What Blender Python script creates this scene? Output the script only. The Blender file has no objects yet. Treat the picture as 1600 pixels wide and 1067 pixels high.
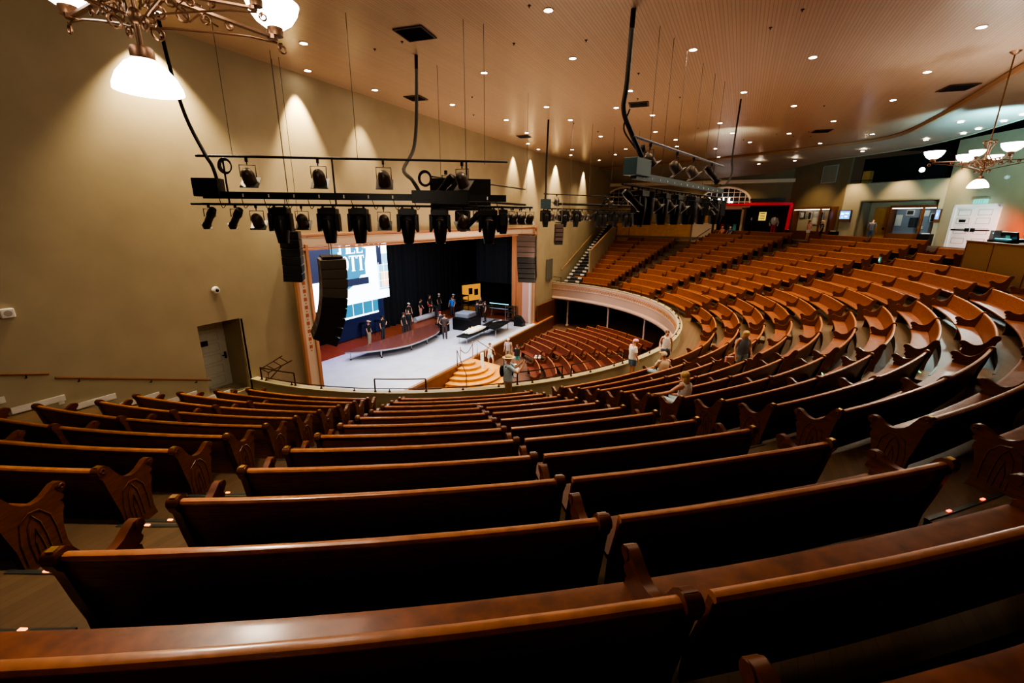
import bpy, math, random
from mathutils import Vector, Matrix, Euler
random.seed(4)
C = bpy.context.scene.collection
pi = math.pi
R = math.radians

# ------------------------------------------------------------------ mesh builder
class MB:
    def __init__(s): s.v = []; s.f = []
    def add(s, vs, fs, M=None):
        o = len(s.v)
        s.v += [tuple(M @ Vector(v)) if M else tuple(v) for v in vs]
        s.f += [tuple(i+o for i in f) for f in fs]
        return s
    def box(s, c, sz, rz=0, rx=0, ry=0, M=None):
        x, y, z = [q/2 for q in sz]
        vs = [(-x,-y,-z),(x,-y,-z),(x,y,-z),(-x,y,-z),(-x,-y,z),(x,-y,z),(x,y,z),(-x,y,z)]
        T = Matrix.Translation(c) @ Euler((rx, ry, rz)).to_matrix().to_4x4()
        if M: T = M @ T
        return s.add(vs, [(0,3,2,1),(4,5,6,7),(0,1,5,4),(1,2,6,5),(2,3,7,6),(3,0,4,7)], T)
    def cyl(s, a, b, r0, r1=None, n=10, M=None):
        r1 = r0 if r1 is None else r1
        a = Vector(a); b = Vector(b); d = b-a
        q = d.to_track_quat('Z', 'Y').to_matrix().to_4x4()
        T = Matrix.Translation(a) @ q
        if M: T = M @ T
        L = d.length
        vs = [(r0*math.cos(2*pi*i/n), r0*math.sin(2*pi*i/n), 0) for i in range(n)] + [(r1*math.cos(2*pi*i/n), r1*math.sin(2*pi*i/n), L) for i in range(n)]
        fs = [(i, (i+1) % n, n+(i+1) % n, n+i) for i in range(n)] + [tuple(range(n-1, -1, -1)), tuple(range(n, 2*n))]
        return s.add(vs, fs, T)
    def tube(s, pts, r, n=6, M=None):
        pts = [Vector(p) for p in pts]
        rings = []
        up = Vector((0, 0, 1))
        for i, p in enumerate(pts):
            t = (pts[min(i+1, len(pts)-1)] - pts[max(i-1, 0)]).normalized()
            if abs(t.dot(up)) > .95: up = Vector((1, 0, 0)) if abs(t.x) < .9 else Vector((0, 1, 0))
            a = t.cross(up).normalized(); b = t.cross(a).normalized()
            rr = r[i] if isinstance(r, (list, tuple)) else r
            rings.append([p + (a*math.cos(2*pi*k/n) + b*math.sin(2*pi*k/n))*rr for k in range(n)])
        vs = [v for q in rings for v in q]
        fs = []
        for i in range(len(pts)-1):
            for k in range(n): fs.append((i*n+k, i*n+(k+1) % n, (i+1)*n+(k+1) % n, (i+1)*n+k))
        fs += [tuple(range(n-1, -1, -1)), tuple((len(pts)-1)*n+k for k in range(n))]
        return s.add(vs, fs, M)
    def lathe(s, prof, n=24, M=None, a0=0, a1=2*pi):
        full = abs(a1-a0-2*pi) < 1e-6
        m = n if full else n+1
        vs = []
        for (r, z) in prof:
            for i in range(m):
                a = a0+(a1-a0)*i/n; vs.append((r*math.cos(a), r*math.sin(a), z))
        fs = []
        for j in range(len(prof)-1):
            for i in range(n):
                i2 = (i+1) % m
                fs.append((j*m+i, j*m+i2, (j+1)*m+i2, (j+1)*m+i))
        return s.add(vs, fs, M)
    def ell(s, c, rad, n=12, m=8, M=None, z0=-1., z1=1.):
        vs = []; fs = []
        for j in range(m+1):
            zz = z0+(z1-z0)*j/m
            ph = math.asin(max(-1, min(1, zz))); 
            for i in range(n):
                a = 2*pi*i/n
                vs.append((c[0]+rad[0]*math.cos(ph)*math.cos(a), c[1]+rad[1]*math.cos(ph)*math.sin(a), c[2]+rad[2]*zz))
        for j in range(m):
            for i in range(n): fs.append((j*n+i, j*n+(i+1) % n, (j+1)*n+(i+1) % n, (j+1)*n+i))
        fs += [tuple(range(n-1, -1, -1)), tuple(m*n+i for i in range(n))]
        return s.add(vs, fs, M)
    def prism(s, poly, thick, M=None):
        """poly in local XZ, extruded along local Y by +-thick/2"""
        n = len(poly)
        vs = [(x, -thick/2, z) for x, z in poly] + [(x, thick/2, z) for x, z in poly]
        fs = [tuple(range(n)), tuple(range(2*n-1, n-1, -1))] + [(i, n+i, n+(i+1) % n, (i+1) % n) for i in range(n)]
        return s.add(vs, fs, M)
    def build(s, name, mat, parent=None, smooth=False, bevel=0):
        me = bpy.data.meshes.new(name); me.from_pydata(s.v, [], s.f); me.update()
        if mat: me.materials.append(mat)
        if smooth:
            me.shade_smooth()
            try: me.set_sharp_from_angle(angle=R(42))
            except Exception: pass
        o = bpy.data.objects.new(name, me); C.objects.link(o)
        if parent: o.parent = parent
        if bevel:
            b = o.modifiers.new('bevel', 'BEVEL'); b.width = bevel; b.segments = 2; b.limit_method = 'ANGLE'
        return o

def tag(o, label=None, cat=None, group=None, kind=None):
    if label: o['label'] = label
    if cat: o['category'] = cat
    if group: o['group'] = group
    if kind: o['kind'] = kind
    return o
def empty(name, loc, label, cat, group=None, rz=0):
    o = bpy.data.objects.new(name, None); C.objects.link(o); o.location = loc; o.rotation_euler = (0, 0, rz)
    o.empty_display_size = .1
    return tag(o, label, cat, group)
def struct(o): o['kind'] = 'structure'; return o
def copy_tree(o, parent=None):
    c = o.copy(); C.objects.link(c); c.parent = parent
    for ch in list(o.children): copy_tree(ch, c)
    return c

# ------------------------------------------------------------------ materials
def mat(name, col, rough=.5, metal=0, emit=None, es=1., spec=.5, noise=0, nscale=8, nstretch=(1,1,1), bump=0, coat=0, col2=None, alpha=None, trans=0):
    m = bpy.data.materials.new(name); m.use_nodes = True
    nt = m.node_tree; b = nt.nodes['Principled BSDF']
    b.inputs['Base Color'].default_value = (*col, 1); b.inputs['Roughness'].default_value = rough
    b.inputs['Metallic'].default_value = metal
    b.inputs['Specular IOR Level'].default_value = spec
    if coat: b.inputs['Coat Weight'].default_value = coat; b.inputs['Coat Roughness'].default_value = .15
    if trans: b.inputs['Transmission Weight'].default_value = trans
    if emit:
        b.inputs['Emission Color'].default_value = (*emit, 1); b.inputs['Emission Strength'].default_value = es
    if noise or bump or col2:
        tc = nt.nodes.new('ShaderNodeTexCoord'); mp = nt.nodes.new('ShaderNodeMapping'); nz = nt.nodes.new('ShaderNodeTexNoise')
        mp.inputs['Scale'].default_value = nstretch
        nz.inputs['Scale'].default_value = nscale; nz.inputs['Detail'].default_value = 5
        nt.links.new(tc.outputs['Object'], mp.inputs['Vector']); nt.links.new(mp.outputs['Vector'], nz.inputs['Vector'])
        if noise or col2:
            r = nt.nodes.new('ShaderNodeValToRGB')
            c2 = col2 or tuple(c*(1-noise) for c in col)
            r.color_ramp.elements[0].position = .32; r.color_ramp.elements[1].position = .68
            r.color_ramp.elements[0].color = (*c2, 1); r.color_ramp.elements[1].color = (*[min(1, c*(1+noise*.5)) for c in col], 1)
            nt.links.new(nz.outputs['Fac'], r.inputs['Fac']); nt.links.new(r.outputs['Color'], b.inputs['Base Color'])
        if bump:
            bp = nt.nodes.new('ShaderNodeBump'); bp.inputs['Strength'].default_value = bump; bp.inputs['Distance'].default_value = .01
            nt.links.new(nz.outputs['Fac'], bp.inputs['Height']); nt.links.new(bp.outputs['Normal'], b.inputs['Normal'])
    return m
def planks(name, col, col2, axis, width, rough=.4, bump=.5, coat=0, spec=.5, gap=.06, gapdark=.45, metal=0):
    """boards of the given width laid side by side along one axis"""
    m = mat(name, col, rough, metal, spec=spec, coat=coat); nt = m.node_tree; b = nt.nodes['Principled BSDF']
    N = nt.nodes.new; L = nt.links.new
    tc = N('ShaderNodeTexCoord'); sp = N('ShaderNodeSeparateXYZ'); L(tc.outputs['Object'], sp.inputs[0])
    mu = N('ShaderNodeMath'); mu.operation = 'DIVIDE'; mu.inputs[1].default_value = width; L(sp.outputs[axis], mu.inputs[0])
    fr = N('ShaderNodeMath'); fr.operation = 'FRACT'; L(mu.outputs[0], fr.inputs[0])
    fl = N('ShaderNodeMath'); fl.operation = 'FLOOR'; L(mu.outputs[0], fl.inputs[0])
    lt = N('ShaderNodeMath'); lt.operation = 'LESS_THAN'; lt.inputs[1].default_value = gap; L(fr.outputs[0], lt.inputs[0])
    wn = N('ShaderNodeTexWhiteNoise'); wn.noise_dimensions = '1D'; L(fl.outputs[0], wn.inputs['W'])
    nz = N('ShaderNodeTexNoise'); nz.inputs['Scale'].default_value = 3; nz.inputs['Detail'].default_value = 4
    L(tc.outputs['Object'], nz.inputs['Vector'])
    ad = N('ShaderNodeMath'); ad.operation = 'ADD'; L(wn.outputs[0], ad.inputs[0]); L(nz.outputs['Fac'], ad.inputs[1])
    hf = N('ShaderNodeMath'); hf.operation = 'MULTIPLY'; hf.inputs[1].default_value = .5; L(ad.outputs[0], hf.inputs[0])
    mx = N('ShaderNodeMix'); mx.data_type = 'RGBA'; mx.inputs[6].default_value = (*col, 1); mx.inputs[7].default_value = (*col2, 1); L(hf.outputs[0], mx.inputs[0])
    m2 = N('ShaderNodeMix'); m2.data_type = 'RGBA'; m2.inputs[7].default_value = (*[c*gapdark for c in col], 1); L(lt.outputs[0], m2.inputs[0]); L(mx.outputs[2], m2.inputs[6])
    L(m2.outputs[2], b.inputs['Base Color'])
    if bump:
        iv = N('ShaderNodeMath'); iv.operation = 'SUBTRACT'; iv.inputs[0].default_value = 1; L(lt.outputs[0], iv.inputs[1])
        bp = N('ShaderNodeBump'); bp.inputs['Strength'].default_value = bump; bp.inputs['Distance'].default_value = .006
        L(iv.outputs[0], bp.inputs['Height']); L(bp.outputs['Normal'], b.inputs['Normal'])
    return m

M = {}
M['pew'] = mat('pew_oak', (.25, .078, .026), .42, noise=.38, nscale=5, nstretch=(1.2, 1.2, 9), coat=.12)
M['rail'] = mat('pew_rail', (.48, .19, .075), .30, noise=.25, nscale=9, coat=.3)
M['end'] = mat('pew_end', (.15, .046, .018), .36, noise=.35, nscale=7, nstretch=(1, 1, 5), coat=.2)
M['pewred'] = mat('pew_mahogany', (.17, .048, .030), .34, noise=.35, nscale=5, coat=.3)
M['brass'] = mat('brass', (.75, .5, .22), .3, .9)
M['floorwood'] = planks('balcony_boards', (.17, .105, .055), (.11, .07, .038), 0, .09, rough=.45, bump=.2, gap=.04)
M['tread'] = mat('stair_tread', (.19, .13, .08), .5, noise=.4, nscale=4)
M['nosing'] = mat('nosing_metal', (.10, .11, .10), .35, .6)
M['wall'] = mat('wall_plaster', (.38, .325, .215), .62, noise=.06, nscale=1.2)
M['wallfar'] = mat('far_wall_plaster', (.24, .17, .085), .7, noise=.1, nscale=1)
M['ceil'] = planks('beadboard', (.43, .315, .225), (.37, .265, .185), 0, .085, rough=.33, bump=.7, coat=.15, gap=.14, gapdark=.55)
M['ceillow'] = mat('lower_ceiling', (.30, .26, .20), .5, noise=.08, nscale=1)
M['darkvoid'] = mat('dark_recess', (.006, .006, .006), .8)  # near-black puts the dark of deep recesses into the colour
M['trimwood'] = mat('trim_wood', (.26, .14, .07), .4)
M['cream'] = planks('parapet_boards', (.46, .41, .27), (.38, .34, .21), 2, .30, rough=.5, bump=0, gap=.0)
M['fascia'] = mat('fascia_cream', (.58, .42, .34), .5)
M['gold'] = mat('gilt_stencil', (.42, .20, .07), .4, .2)
M['copper'] = mat('copper_trim', (.50, .26, .16), .38, .35)
M['prosc'] = mat('proscenium_cream', (.60, .48, .38), .5)
M['jamb'] = mat('jamb_pink', (.50, .27, .21), .6)
M['red'] = mat('stencil_red', (.40, .10, .05), .5)
M['white'] = mat('white_paint', (.75, .74, .70), .45)
M['doorwhite'] = mat('door_paint', (.62, .63, .56), .45, noise=.05)
M['black'] = mat('black_metal', (.012, .012, .013), .42, .3)
M['arraylit'] = mat('array_lit_grey', (.055, .048, .042), .5)  # paler grey for the lit upper cabinets of the arrays
M['blackmat'] = mat('black_fabric', (.008, .008, .009), .9)
M['bluegrey'] = mat('grey_blue_metal', (.035, .07, .085), .4, .3)
M['steel'] = mat('steel', (.5, .5, .5), .3, .9)
M['lamphouse'] = mat('lamp_housing', (.10, .085, .075), .38, .7)
M['gelframe'] = mat('gel_frame', (.10, .10, .10), .5, .3)
M['bronze'] = mat('bronze_iron', (.20, .11, .065), .38, .75)
M['railmetal'] = mat('rail_metal', (.07, .035, .022), .4, .5)
M['bowl'] = mat('glowing_glass', (.95, .93, .9), .3, emit=(1, .91, .80), es=9)
M['can'] = mat('downlight_lens', (.9, .9, .9), .3, emit=(1, .90, .74), es=24)
M['stagegrey'] = mat('stage_cover', (.42, .42, .47), .55, noise=.10, nscale=1.3)
M['stagewood'] = planks('stage_boards', (.33, .085, .035), (.22, .05, .022), 1, .14, rough=.28, bump=.2)
M['stagefront'] = planks('stage_front', (.17, .06, .028), (.12, .04, .02), 1, .12, rough=.4, bump=.3)
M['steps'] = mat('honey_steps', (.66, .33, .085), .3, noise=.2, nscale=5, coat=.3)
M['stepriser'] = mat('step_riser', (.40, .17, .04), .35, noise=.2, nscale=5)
M['plat'] = planks('platform_deck', (.16, .055, .04), (.11, .04, .032), 0, .6, rough=.25, bump=.1, gap=.03, coat=.3)
M['carpet'] = mat('brown_floor', (.13, .062, .038), .6, noise=.3, nscale=3)
M['curtain'] = mat('black_curtain', (.004, .005, .008), .95)
M['goldcurtain'] = mat('amber_curtain', (.42, .17, .07), .7)
M['plywood'] = mat('partition_panel', (.52, .26, .075), .5, noise=.15, nscale=3)
M['booth'] = mat('booth_fabric', (.17, .085, .03), .95, noise=.25, nscale=60)
M['glass'] = mat('dark_glass', (.01, .01, .012), .3, spec=.3)
M['skin'] = mat('skin', (.62, .33, .22), .5)
M['skin2'] = mat('skin_tan', (.45, .22, .13), .5)
M['hairbl'] = mat('blonde_hair', (.62, .40, .16), .6, noise=.3, nscale=40)
M['hairbr'] = mat('brown_hair', (.10, .045, .02), .55, noise=.3, nscale=40)
M['hairgr'] = mat('grey_hair', (.65, .62, .58), .7)
M['hairpk'] = mat('pink_bandana', (.85, .40, .50), .7, noise=.3, nscale=20)
for nm, c in dict(c_black=(.012, .012, .014), c_white=(.78, .76, .74), c_cream=(.72, .58, .42), c_blue=(.40, .62, .74), c_denim=(.10, .17, .25), c_khaki=(.33, .24, .14), c_grey=(.18, .20, .24), c_brown=(.07, .045, .04), c_floral=(.42, .38, .36), c_pink=(.70, .30, .24), c_teal=(.10, .42, .42), c_red=(.45, .02, .02), c_olive=(.30, .26, .17), c_dark=(.035, .035, .04), c_straw=(.62, .44, .22), c_ltblue=(.42, .55, .62)).items():
    M[nm] = mat(nm, c, .8, noise=.15, nscale=30)
def emi(name, col, s): return mat(name, tuple(c*.3 for c in col), .5, emit=col, es=s)
M['scrwhite'] = emi('screen_white', (.82, .95, 1), 2.2)
M['scrblue'] = emi('screen_light_blue', (.25, .55, .75), 1.0)
M['scrteal'] = emi('screen_teal', (.02, .22, .38), .7)
M['scrnavy'] = emi('screen_navy', (.008, .02, .07), .6)
M['scrred'] = emi('screen_red', (.95, .12, .04), 1.3)
M['scrpeach'] = emi('screen_peach', (1, .62, .38), 1.2)
M['ledorange'] = emi('step_led_orange', (1, .25, .06), 2.6)
M['ledred'] = emi('step_led_red', (1, .09, .03), 2.6)
M['ledgreen'] = emi('tape_green', (.25, 1, .35), 1.2)
M['signwhite'] = emi('sign_white', (1, 1, 1), 6)
M['exit'] = emi('exit_green', (.2, .75, .6), .5)
M['tv'] = emi('tv_blue', (.03, .30, .85), 1.3)
M['tvwhite'] = emi('tv_white', (.75, .95, 1), 1.5)
M['cyan'] = emi('cyan_led', (.2, .9, 1), 1.5)
M['yellow'] = mat('poster_yellow', (.80, .62, .10), .6, emit=(.8, .6, .1), es=.35)  # faint emission lifts the yellow as if lamplight fell on it
M['redframe'] = mat('red_frame', (.36, .006, .012), .4, emit=(.5, .01, .02), es=.25)  # slight emission stands in for light on the red
M['paper'] = mat('paper', (.5, .48, .42), .7)
M['casewood'] = mat('case_wood', (.16, .055, .02), .35, coat=.2)
M['stained'] = mat('stained_glass', (.8, .75, .6), .3, emit=(1, .93, .75), es=1.6)
M['stainedred'] = mat('stained_red', (.8, .1, .05), .3, emit=(1, .16, .07), es=.9)
M['amberlit'] = mat('amber_lit_wall', (.75, .36, .06), .6, emit=(.8, .35, .05), es=.4)  # emission puts the amber room light into the wall itself

# ------------------------------------------------------------------ seating geometry
# origin = the photographer's eye; x to the auditorium's rear, y along the stage wall, z up
CX, CY, EA, EB = -14.0, 21.8, 11.9, 13.4
MAIN = -9.1; STAGE = -8.05; FL0 = -5.83; HALL = -1.6
def sstep(t, a, b):
    u = max(0, min(1, (t-a)/(b-a))); return u*u*(3-2*u)
def lerp_tab(tab, t):
    if t <= tab[0][0]: return tab[0][1]
    for (a, va), (b, vb) in zip(tab, tab[1:]):
        if t <= b: return va+(vb-va)*(t-a)/(b-a)
    return tab[-1][1]
D0 = [(-90, 0), (-63, -.08), (-47, .05), (-35, .10), (-22, .12), (-12, .30), (0, .36), (13, .42), (23, .35), (28, .33), (45, .47), (50, .6), (58, .85), (65, .95), (71, 1.1), (78, 1.2), (90, 1.38)]
DK = [(-50, 0), (-35, .01), (-22, .026), (-12, .012), (0, .024), (13, .035), (23, .055), (45, .06), (60, .055), (78, .03), (90, .03)]
RISE = [(35, .302), (50, .308), (65, .312), (72, .319), (90, .320)]
def ept(t, d):
    c, s = math.cos(R(t)), math.sin(R(t)); nx, ny = c*EB, s*EA; l = math.hypot(nx, ny)
    return (CX+EA*c+d*nx/l, CY+EB*s+d*ny/l)
def dd(t, k): return 1.3+.935*k+lerp_tab(D0, t)*(1 if k > -.5 else max(0, 1+k))+lerp_tab(DK, t)*k
def zz(t, k): return -4.974+k*lerp_tab(RISE, t)     # top of a pew back
def zfloor(t, k): return zz(t, k)-.856
def P_bal(k):
    return lambda t, n: ept(t, dd(t, k)+n), lambda t: zz(t, k)-.856
GX, GY = -16.5, 18.0
def P_main(j):
    return lambda t, n: (GX+(8.2+.9*j+n)*math.cos(R(t)), GY+(8.2+.9*j+n)*math.sin(R(t))), lambda t: MAIN

def sweep(mb, P, Z, prof, t0, t1, n, close=True):
    m = len(prof); o = len(mb.v)
    for i in range(n+1):
        t = t0+(t1-t0)*i/n
        for (a, z) in prof:
            x, y = P(t, a); mb.v.append((x, y, Z(t)+z))
    for i in range(n):
        for j in range(m if close else m-1):
            j2 = (j+1) % m
            mb.f.append((o+i*m+j, o+(i+1)*m+j, o+(i+1)*m+j2, o+i*m+j2))
    if close:
        mb.f.append(tuple(o+j for j in range(m))); mb.f.append(tuple(o+n*m+j for j in range(m-1, -1, -1)))
    return mb

ENDP = [(.035,.885),(.0,.915),(-.045,.905),(-.085,.865),(-.12,.80),(-.165,.72),(-.22,.665),(-.28,.635),(-.34,.63),(-.40,.645),(-.45,.675),(-.50,.705),(-.55,.705),(-.588,.68),(-.592,.64),(-.565,.605),(-.54,.585),(-.555,.555),(-.54,.53),(-.505,.52),(-.525,.505),(-.53,.45),(-.505,.40),(-.48,.28),(-.475,.12),(-.50,0),(-.08,0),(-.10,.12),(-.085,.30),(-.04,.50),(-.01,.66),(.01,.76),(.04,.80),(.055,.845)]
BACKP = [(-.045,.84),(-.005,.84),(-.025,.70),(-.07,.55),(-.115,.42),(-.135,.28),(-.14,.16),(-.165,.16),(-.16,.28),(-.145,.42),(-.105,.56),(-.065,.70)]
SEATP = [(-.14,.405),(-.16,.44),(-.34,.435),(-.50,.455),(-.545,.45),(-.555,.43),(-.545,.41),(-.50,.41),(-.34,.40)]
RAILP = [(.018+.034*math.cos(a*pi/4)-.035, .852+.027*math.sin(a*pi/4)) for a in range(8)]
CARV = [[(-.20,.10),(-.19,.30),(-.21,.45),(-.26,.54),(-.31,.45),(-.33,.30),(-.34,.10)],[(-.24,.10),(-.235,.28),(-.26,.40),(-.285,.28),(-.30,.10)],[(-.13,.12),(-.125,.34),(-.16,.52),(-.24,.58),(-.33,.56),(-.40,.46),(-.42,.30),(-.42,.12)]]
def pew(P, Z, t0, t1, e0, e1, label, cat, group, matset, plate=(0, 0), carve=(0, 0)):
    tm = (t0+t1)/2; bx, by = P(tm, -.25)
    root = empty('curved_pew', (bx, by, Z(tm)), label, cat, group)
    off = Vector((bx, by, Z(tm)))
    def fin(mb, name, m, par=root, sm=True):
        mb.v = [tuple(Vector(v)-off) for v in mb.v]
        return mb.build(name, m, par, smooth=sm)
    seg = max(4, int(abs(t1-t0)*.9))
    # angular allowance for the end panels
    dt = 1.0
    fin(sweep(MB(), P, Z, SEATP, t0, t1, seg), 'seat', matset[0])
    fin(sweep(MB(), P, Z, BACKP, t0, t1, seg), 'backrest', matset[0])
    fin(sweep(MB(), P, Z, RAILP, t0, t1, seg), 'top_rail', matset[1])
    for q, (t, has) in enumerate(((t0, e0), (t1, e1))):
        if not has: continue
        (ax, ay), (cx2, cy2) = P(t-.2, -.25), P(t+.2, -.25)
        tang = Vector((cx2-ax, cy2-ay, 0)); per = tang.length/.4; tang.normalize()
        (x0, y0), (x1, y1) = P(t, 0), P(t, -1)
        nrm = Vector((x0-x1, y0-y1, 0)).normalized()
        out = 1 if q else -1
        base = Vector((x0, y0, Z(t)))+tang*out*.03
        Mx = Matrix(((nrm.x, tang.x*1, 0, base.x), (nrm.y, tang.y*1, 0, base.y), (0, 0, 1, base.z), (0, 0, 0, 1)))
        mb = MB().prism(ENDP, .065, Mx)
        mb.cyl((.0, -.042, .862), (.0, .042, .862), .052, n=14, M=Mx)
        mb.cyl((-.545, -.040, .660), (-.545, .040, .660), .042, n=12, M=Mx)
        e = fin(mb, 'end_panel', matset[2], sm=True)
        if carve[q]:
            cm = MB()
            for path in CARV: cm.tube([(a, out*.034, b) for a, b in path], .008, 5, M=Mx)
            for (a, b, r) in ((0, .862, .030), (-.545, .660, .024)):
                cm.tube([(a+r*math.cos(q2*pi/5)*(1-.07*q2/2), out*.046, b+r*math.sin(q2*pi/5)*(1-.07*q2/2)) for q2 in range(13)], .006, 4, M=Mx)
            fin(cm, 'carving', matset[2], e)
        if plate[q]:
            fin(MB().box((.0, 0, .916), (.045, .045, .008), ry=.1, M=Mx), 'number_plate', M['brass'], e, False)
    return root

ORD = ['front', 'second', 'third', 'fourth', 'fifth', 'sixth', 'seventh', 'eighth', 'ninth', 'tenth', 'eleventh', 'twelfth', 'thirteenth', 'top']
BL = [  # key, t0, tj, t1, k0, k1, first joined row, (half names), block phrase
    ('A', -83.3, -75.5, -67.1, 0, 9, 2, ('half by the wall', 'half by the aisle'), 'block below the wall handrail'),
    ('B', -63.0, -55.0, -47.3, 0, 12, 3, ('left half', 'right half'), 'block behind the man photographing'),
    ('C', -42.9, -34.6, -26.0, 0, 12, 2, ('left half', 'right half'), "block of the seated blonde woman"),
    ('D', -22.1, -12.1, -1.7, 0, 10, 0, ('near half', 'far half'), 'block behind the two standing women'),
    ('E', 2.4, 12.7, 22.8, 0, 12, 0, ('near half', 'far half'), 'block at the bend'),
    ('H', 27.3, 36.0, 44.6, 0, 13, 2, ('right half', 'left half'), 'block below the recessed showcase'),
    ('F', 50.0, 58.4, 65.4, 0, 13, 3, ('right half', 'left half'), 'block below the red framed showcase'),
    ('G', 70.7, 78.0, 85.3, 0, 10, 3, ('right half', 'left half'), 'block below the plywood partition'),
]
WS = (M['pew'], M['rail'], M['end'])
for key, t0, tj, t1, k0, k1, kj, hn, blk in BL:
    for k in range(k0, k1+1):
        P, Z = P_bal(k)
        a0, a1, aj = t0, t1, tj
        if key == 'A' and k >= 4: a0 = -81.7
        if key == 'A' and k >= 9: a0 = -76
        near = key in 'ABC'
        g = 'curved pews in the '+blk
        ad = 'top' if k == 13 else ORD[k]
        if key == 'E' and k >= 11: a0, kj2 = 18.5, 99
        else: kj2 = kj
        if key == 'A' and k >= 9: kj2 = 99
        if key == 'C' and k >= 12: kj2 = -1
        if k >= kj2 or kj2 == -1:
            L1 = '%s row pew from the parapet, %s, %s' % (ad, hn[0], blk)
            L2 = '%s row pew from the parapet, %s, %s' % (ad, hn[1], blk)
            pew(P, Z, a0, aj, 1, 1, L1, 'pew', g, WS, (near and key != 'A', 0), (near and key != 'A', 0))
            if not (key == 'C' and k >= 11) and not (key == 'B' and k >= 12):
                pew(P, Z, aj+.6/(1+.06*k), a1, 0, 1, L2, 'pew', g, WS, (0, near), (0, near))
            elif key == 'B': pew(P, Z, aj+.4, a1, 0, 1, L2, 'pew', g, WS)
        else:
            pew(P, Z, a0, a1, 1, 1, '%s row pew from the parapet, full width, %s' % (ad, blk), 'pew', g, WS, (near and key != 'A', near), (near, near))

# ground floor pews
WM = (M['pewred'], M['rail'], M['end'])
for j in range(0, 7):
    P, Z = P_main(j)
    pew(P, Z, [21, 21, 21, 21.5, 22, 22, 22][j], [38.5, 41, 41.3, 41.5, 41.6, 41.7, 41.8][j], 1, 1, '%s pew of the main floor wedge under the curved parapet' % (ORD[j] if j else 'foremost'), 'pew', 'ground floor pews in the wedge', WM)
for j in range(1, 11):
    P, Z = P_main(j)
    lo = 45; hi = [0, 61, 64.5, 67, 68.5, 69.5, 70, 68, 67, 66, 65][j]
    if j == 1: pew(P, Z, 48, hi, 1, 1, 'foremost short pew of the main floor block facing the stage steps', 'pew', 'ground floor pews in the straight block', WM)
    elif j == 2: pew(P, Z, 49, hi, 1, 1, 'second short pew of the main floor block facing the stage steps', 'pew', 'ground floor pews in the straight block', WM)
    else:
        pew(P, Z, lo, 54.5, 1, 1, '%s main floor row of the straight block, half by the wedge' % ORD[j-1], 'pew', 'ground floor pews in the straight block', WM)
        pew(P, Z, 54.9, hi, 0, 1, '%s main floor row of the straight block, half by the stage front' % ORD[j-1], 'pew', 'ground floor pews in the straight block', WM)

# ------------------------------------------------------------------ balcony terraces, parapet
mb = MB()
for k in range(-1, 15):
    ta, tb = -90, 90
    if k > 12: ta, tb = -75, 72
    n = 90
    o = len(mb.v)
    for i in range(n+1):
        t = ta+(tb-ta)*i/n
        a = (0.10 if k == -1 else dd(t, k-1)+.11); b = dd(t, k)+.11
        if k == -1: b = dd(t, 0)+.11-.0
        if k == 14: b = a+1.2
        z = zfloor(t, max(k, 0)); zl = zfloor(t, 0)-.0 if k <= 0 else zfloor(t, k-1)
        if k == 0: a = 0.10
        for (d_, z_) in ((a, zl-.25), (a, z), (b, z), (b, z-.3)):
            x, y = ept(t, d_); mb.v.append((x, y, z_))
    if k == -1:
        mb.v = mb.v[:o]; continue
    for i in range(n):
        for j in range(4):
            j2 = (j+1) % 4; mb.f.append((o+i*4+j, o+(i+1)*4+j, o+(i+1)*4+j2, o+i*4+j2))
fl = mb.build('floor', M['floorwood']); struct(fl)

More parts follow.
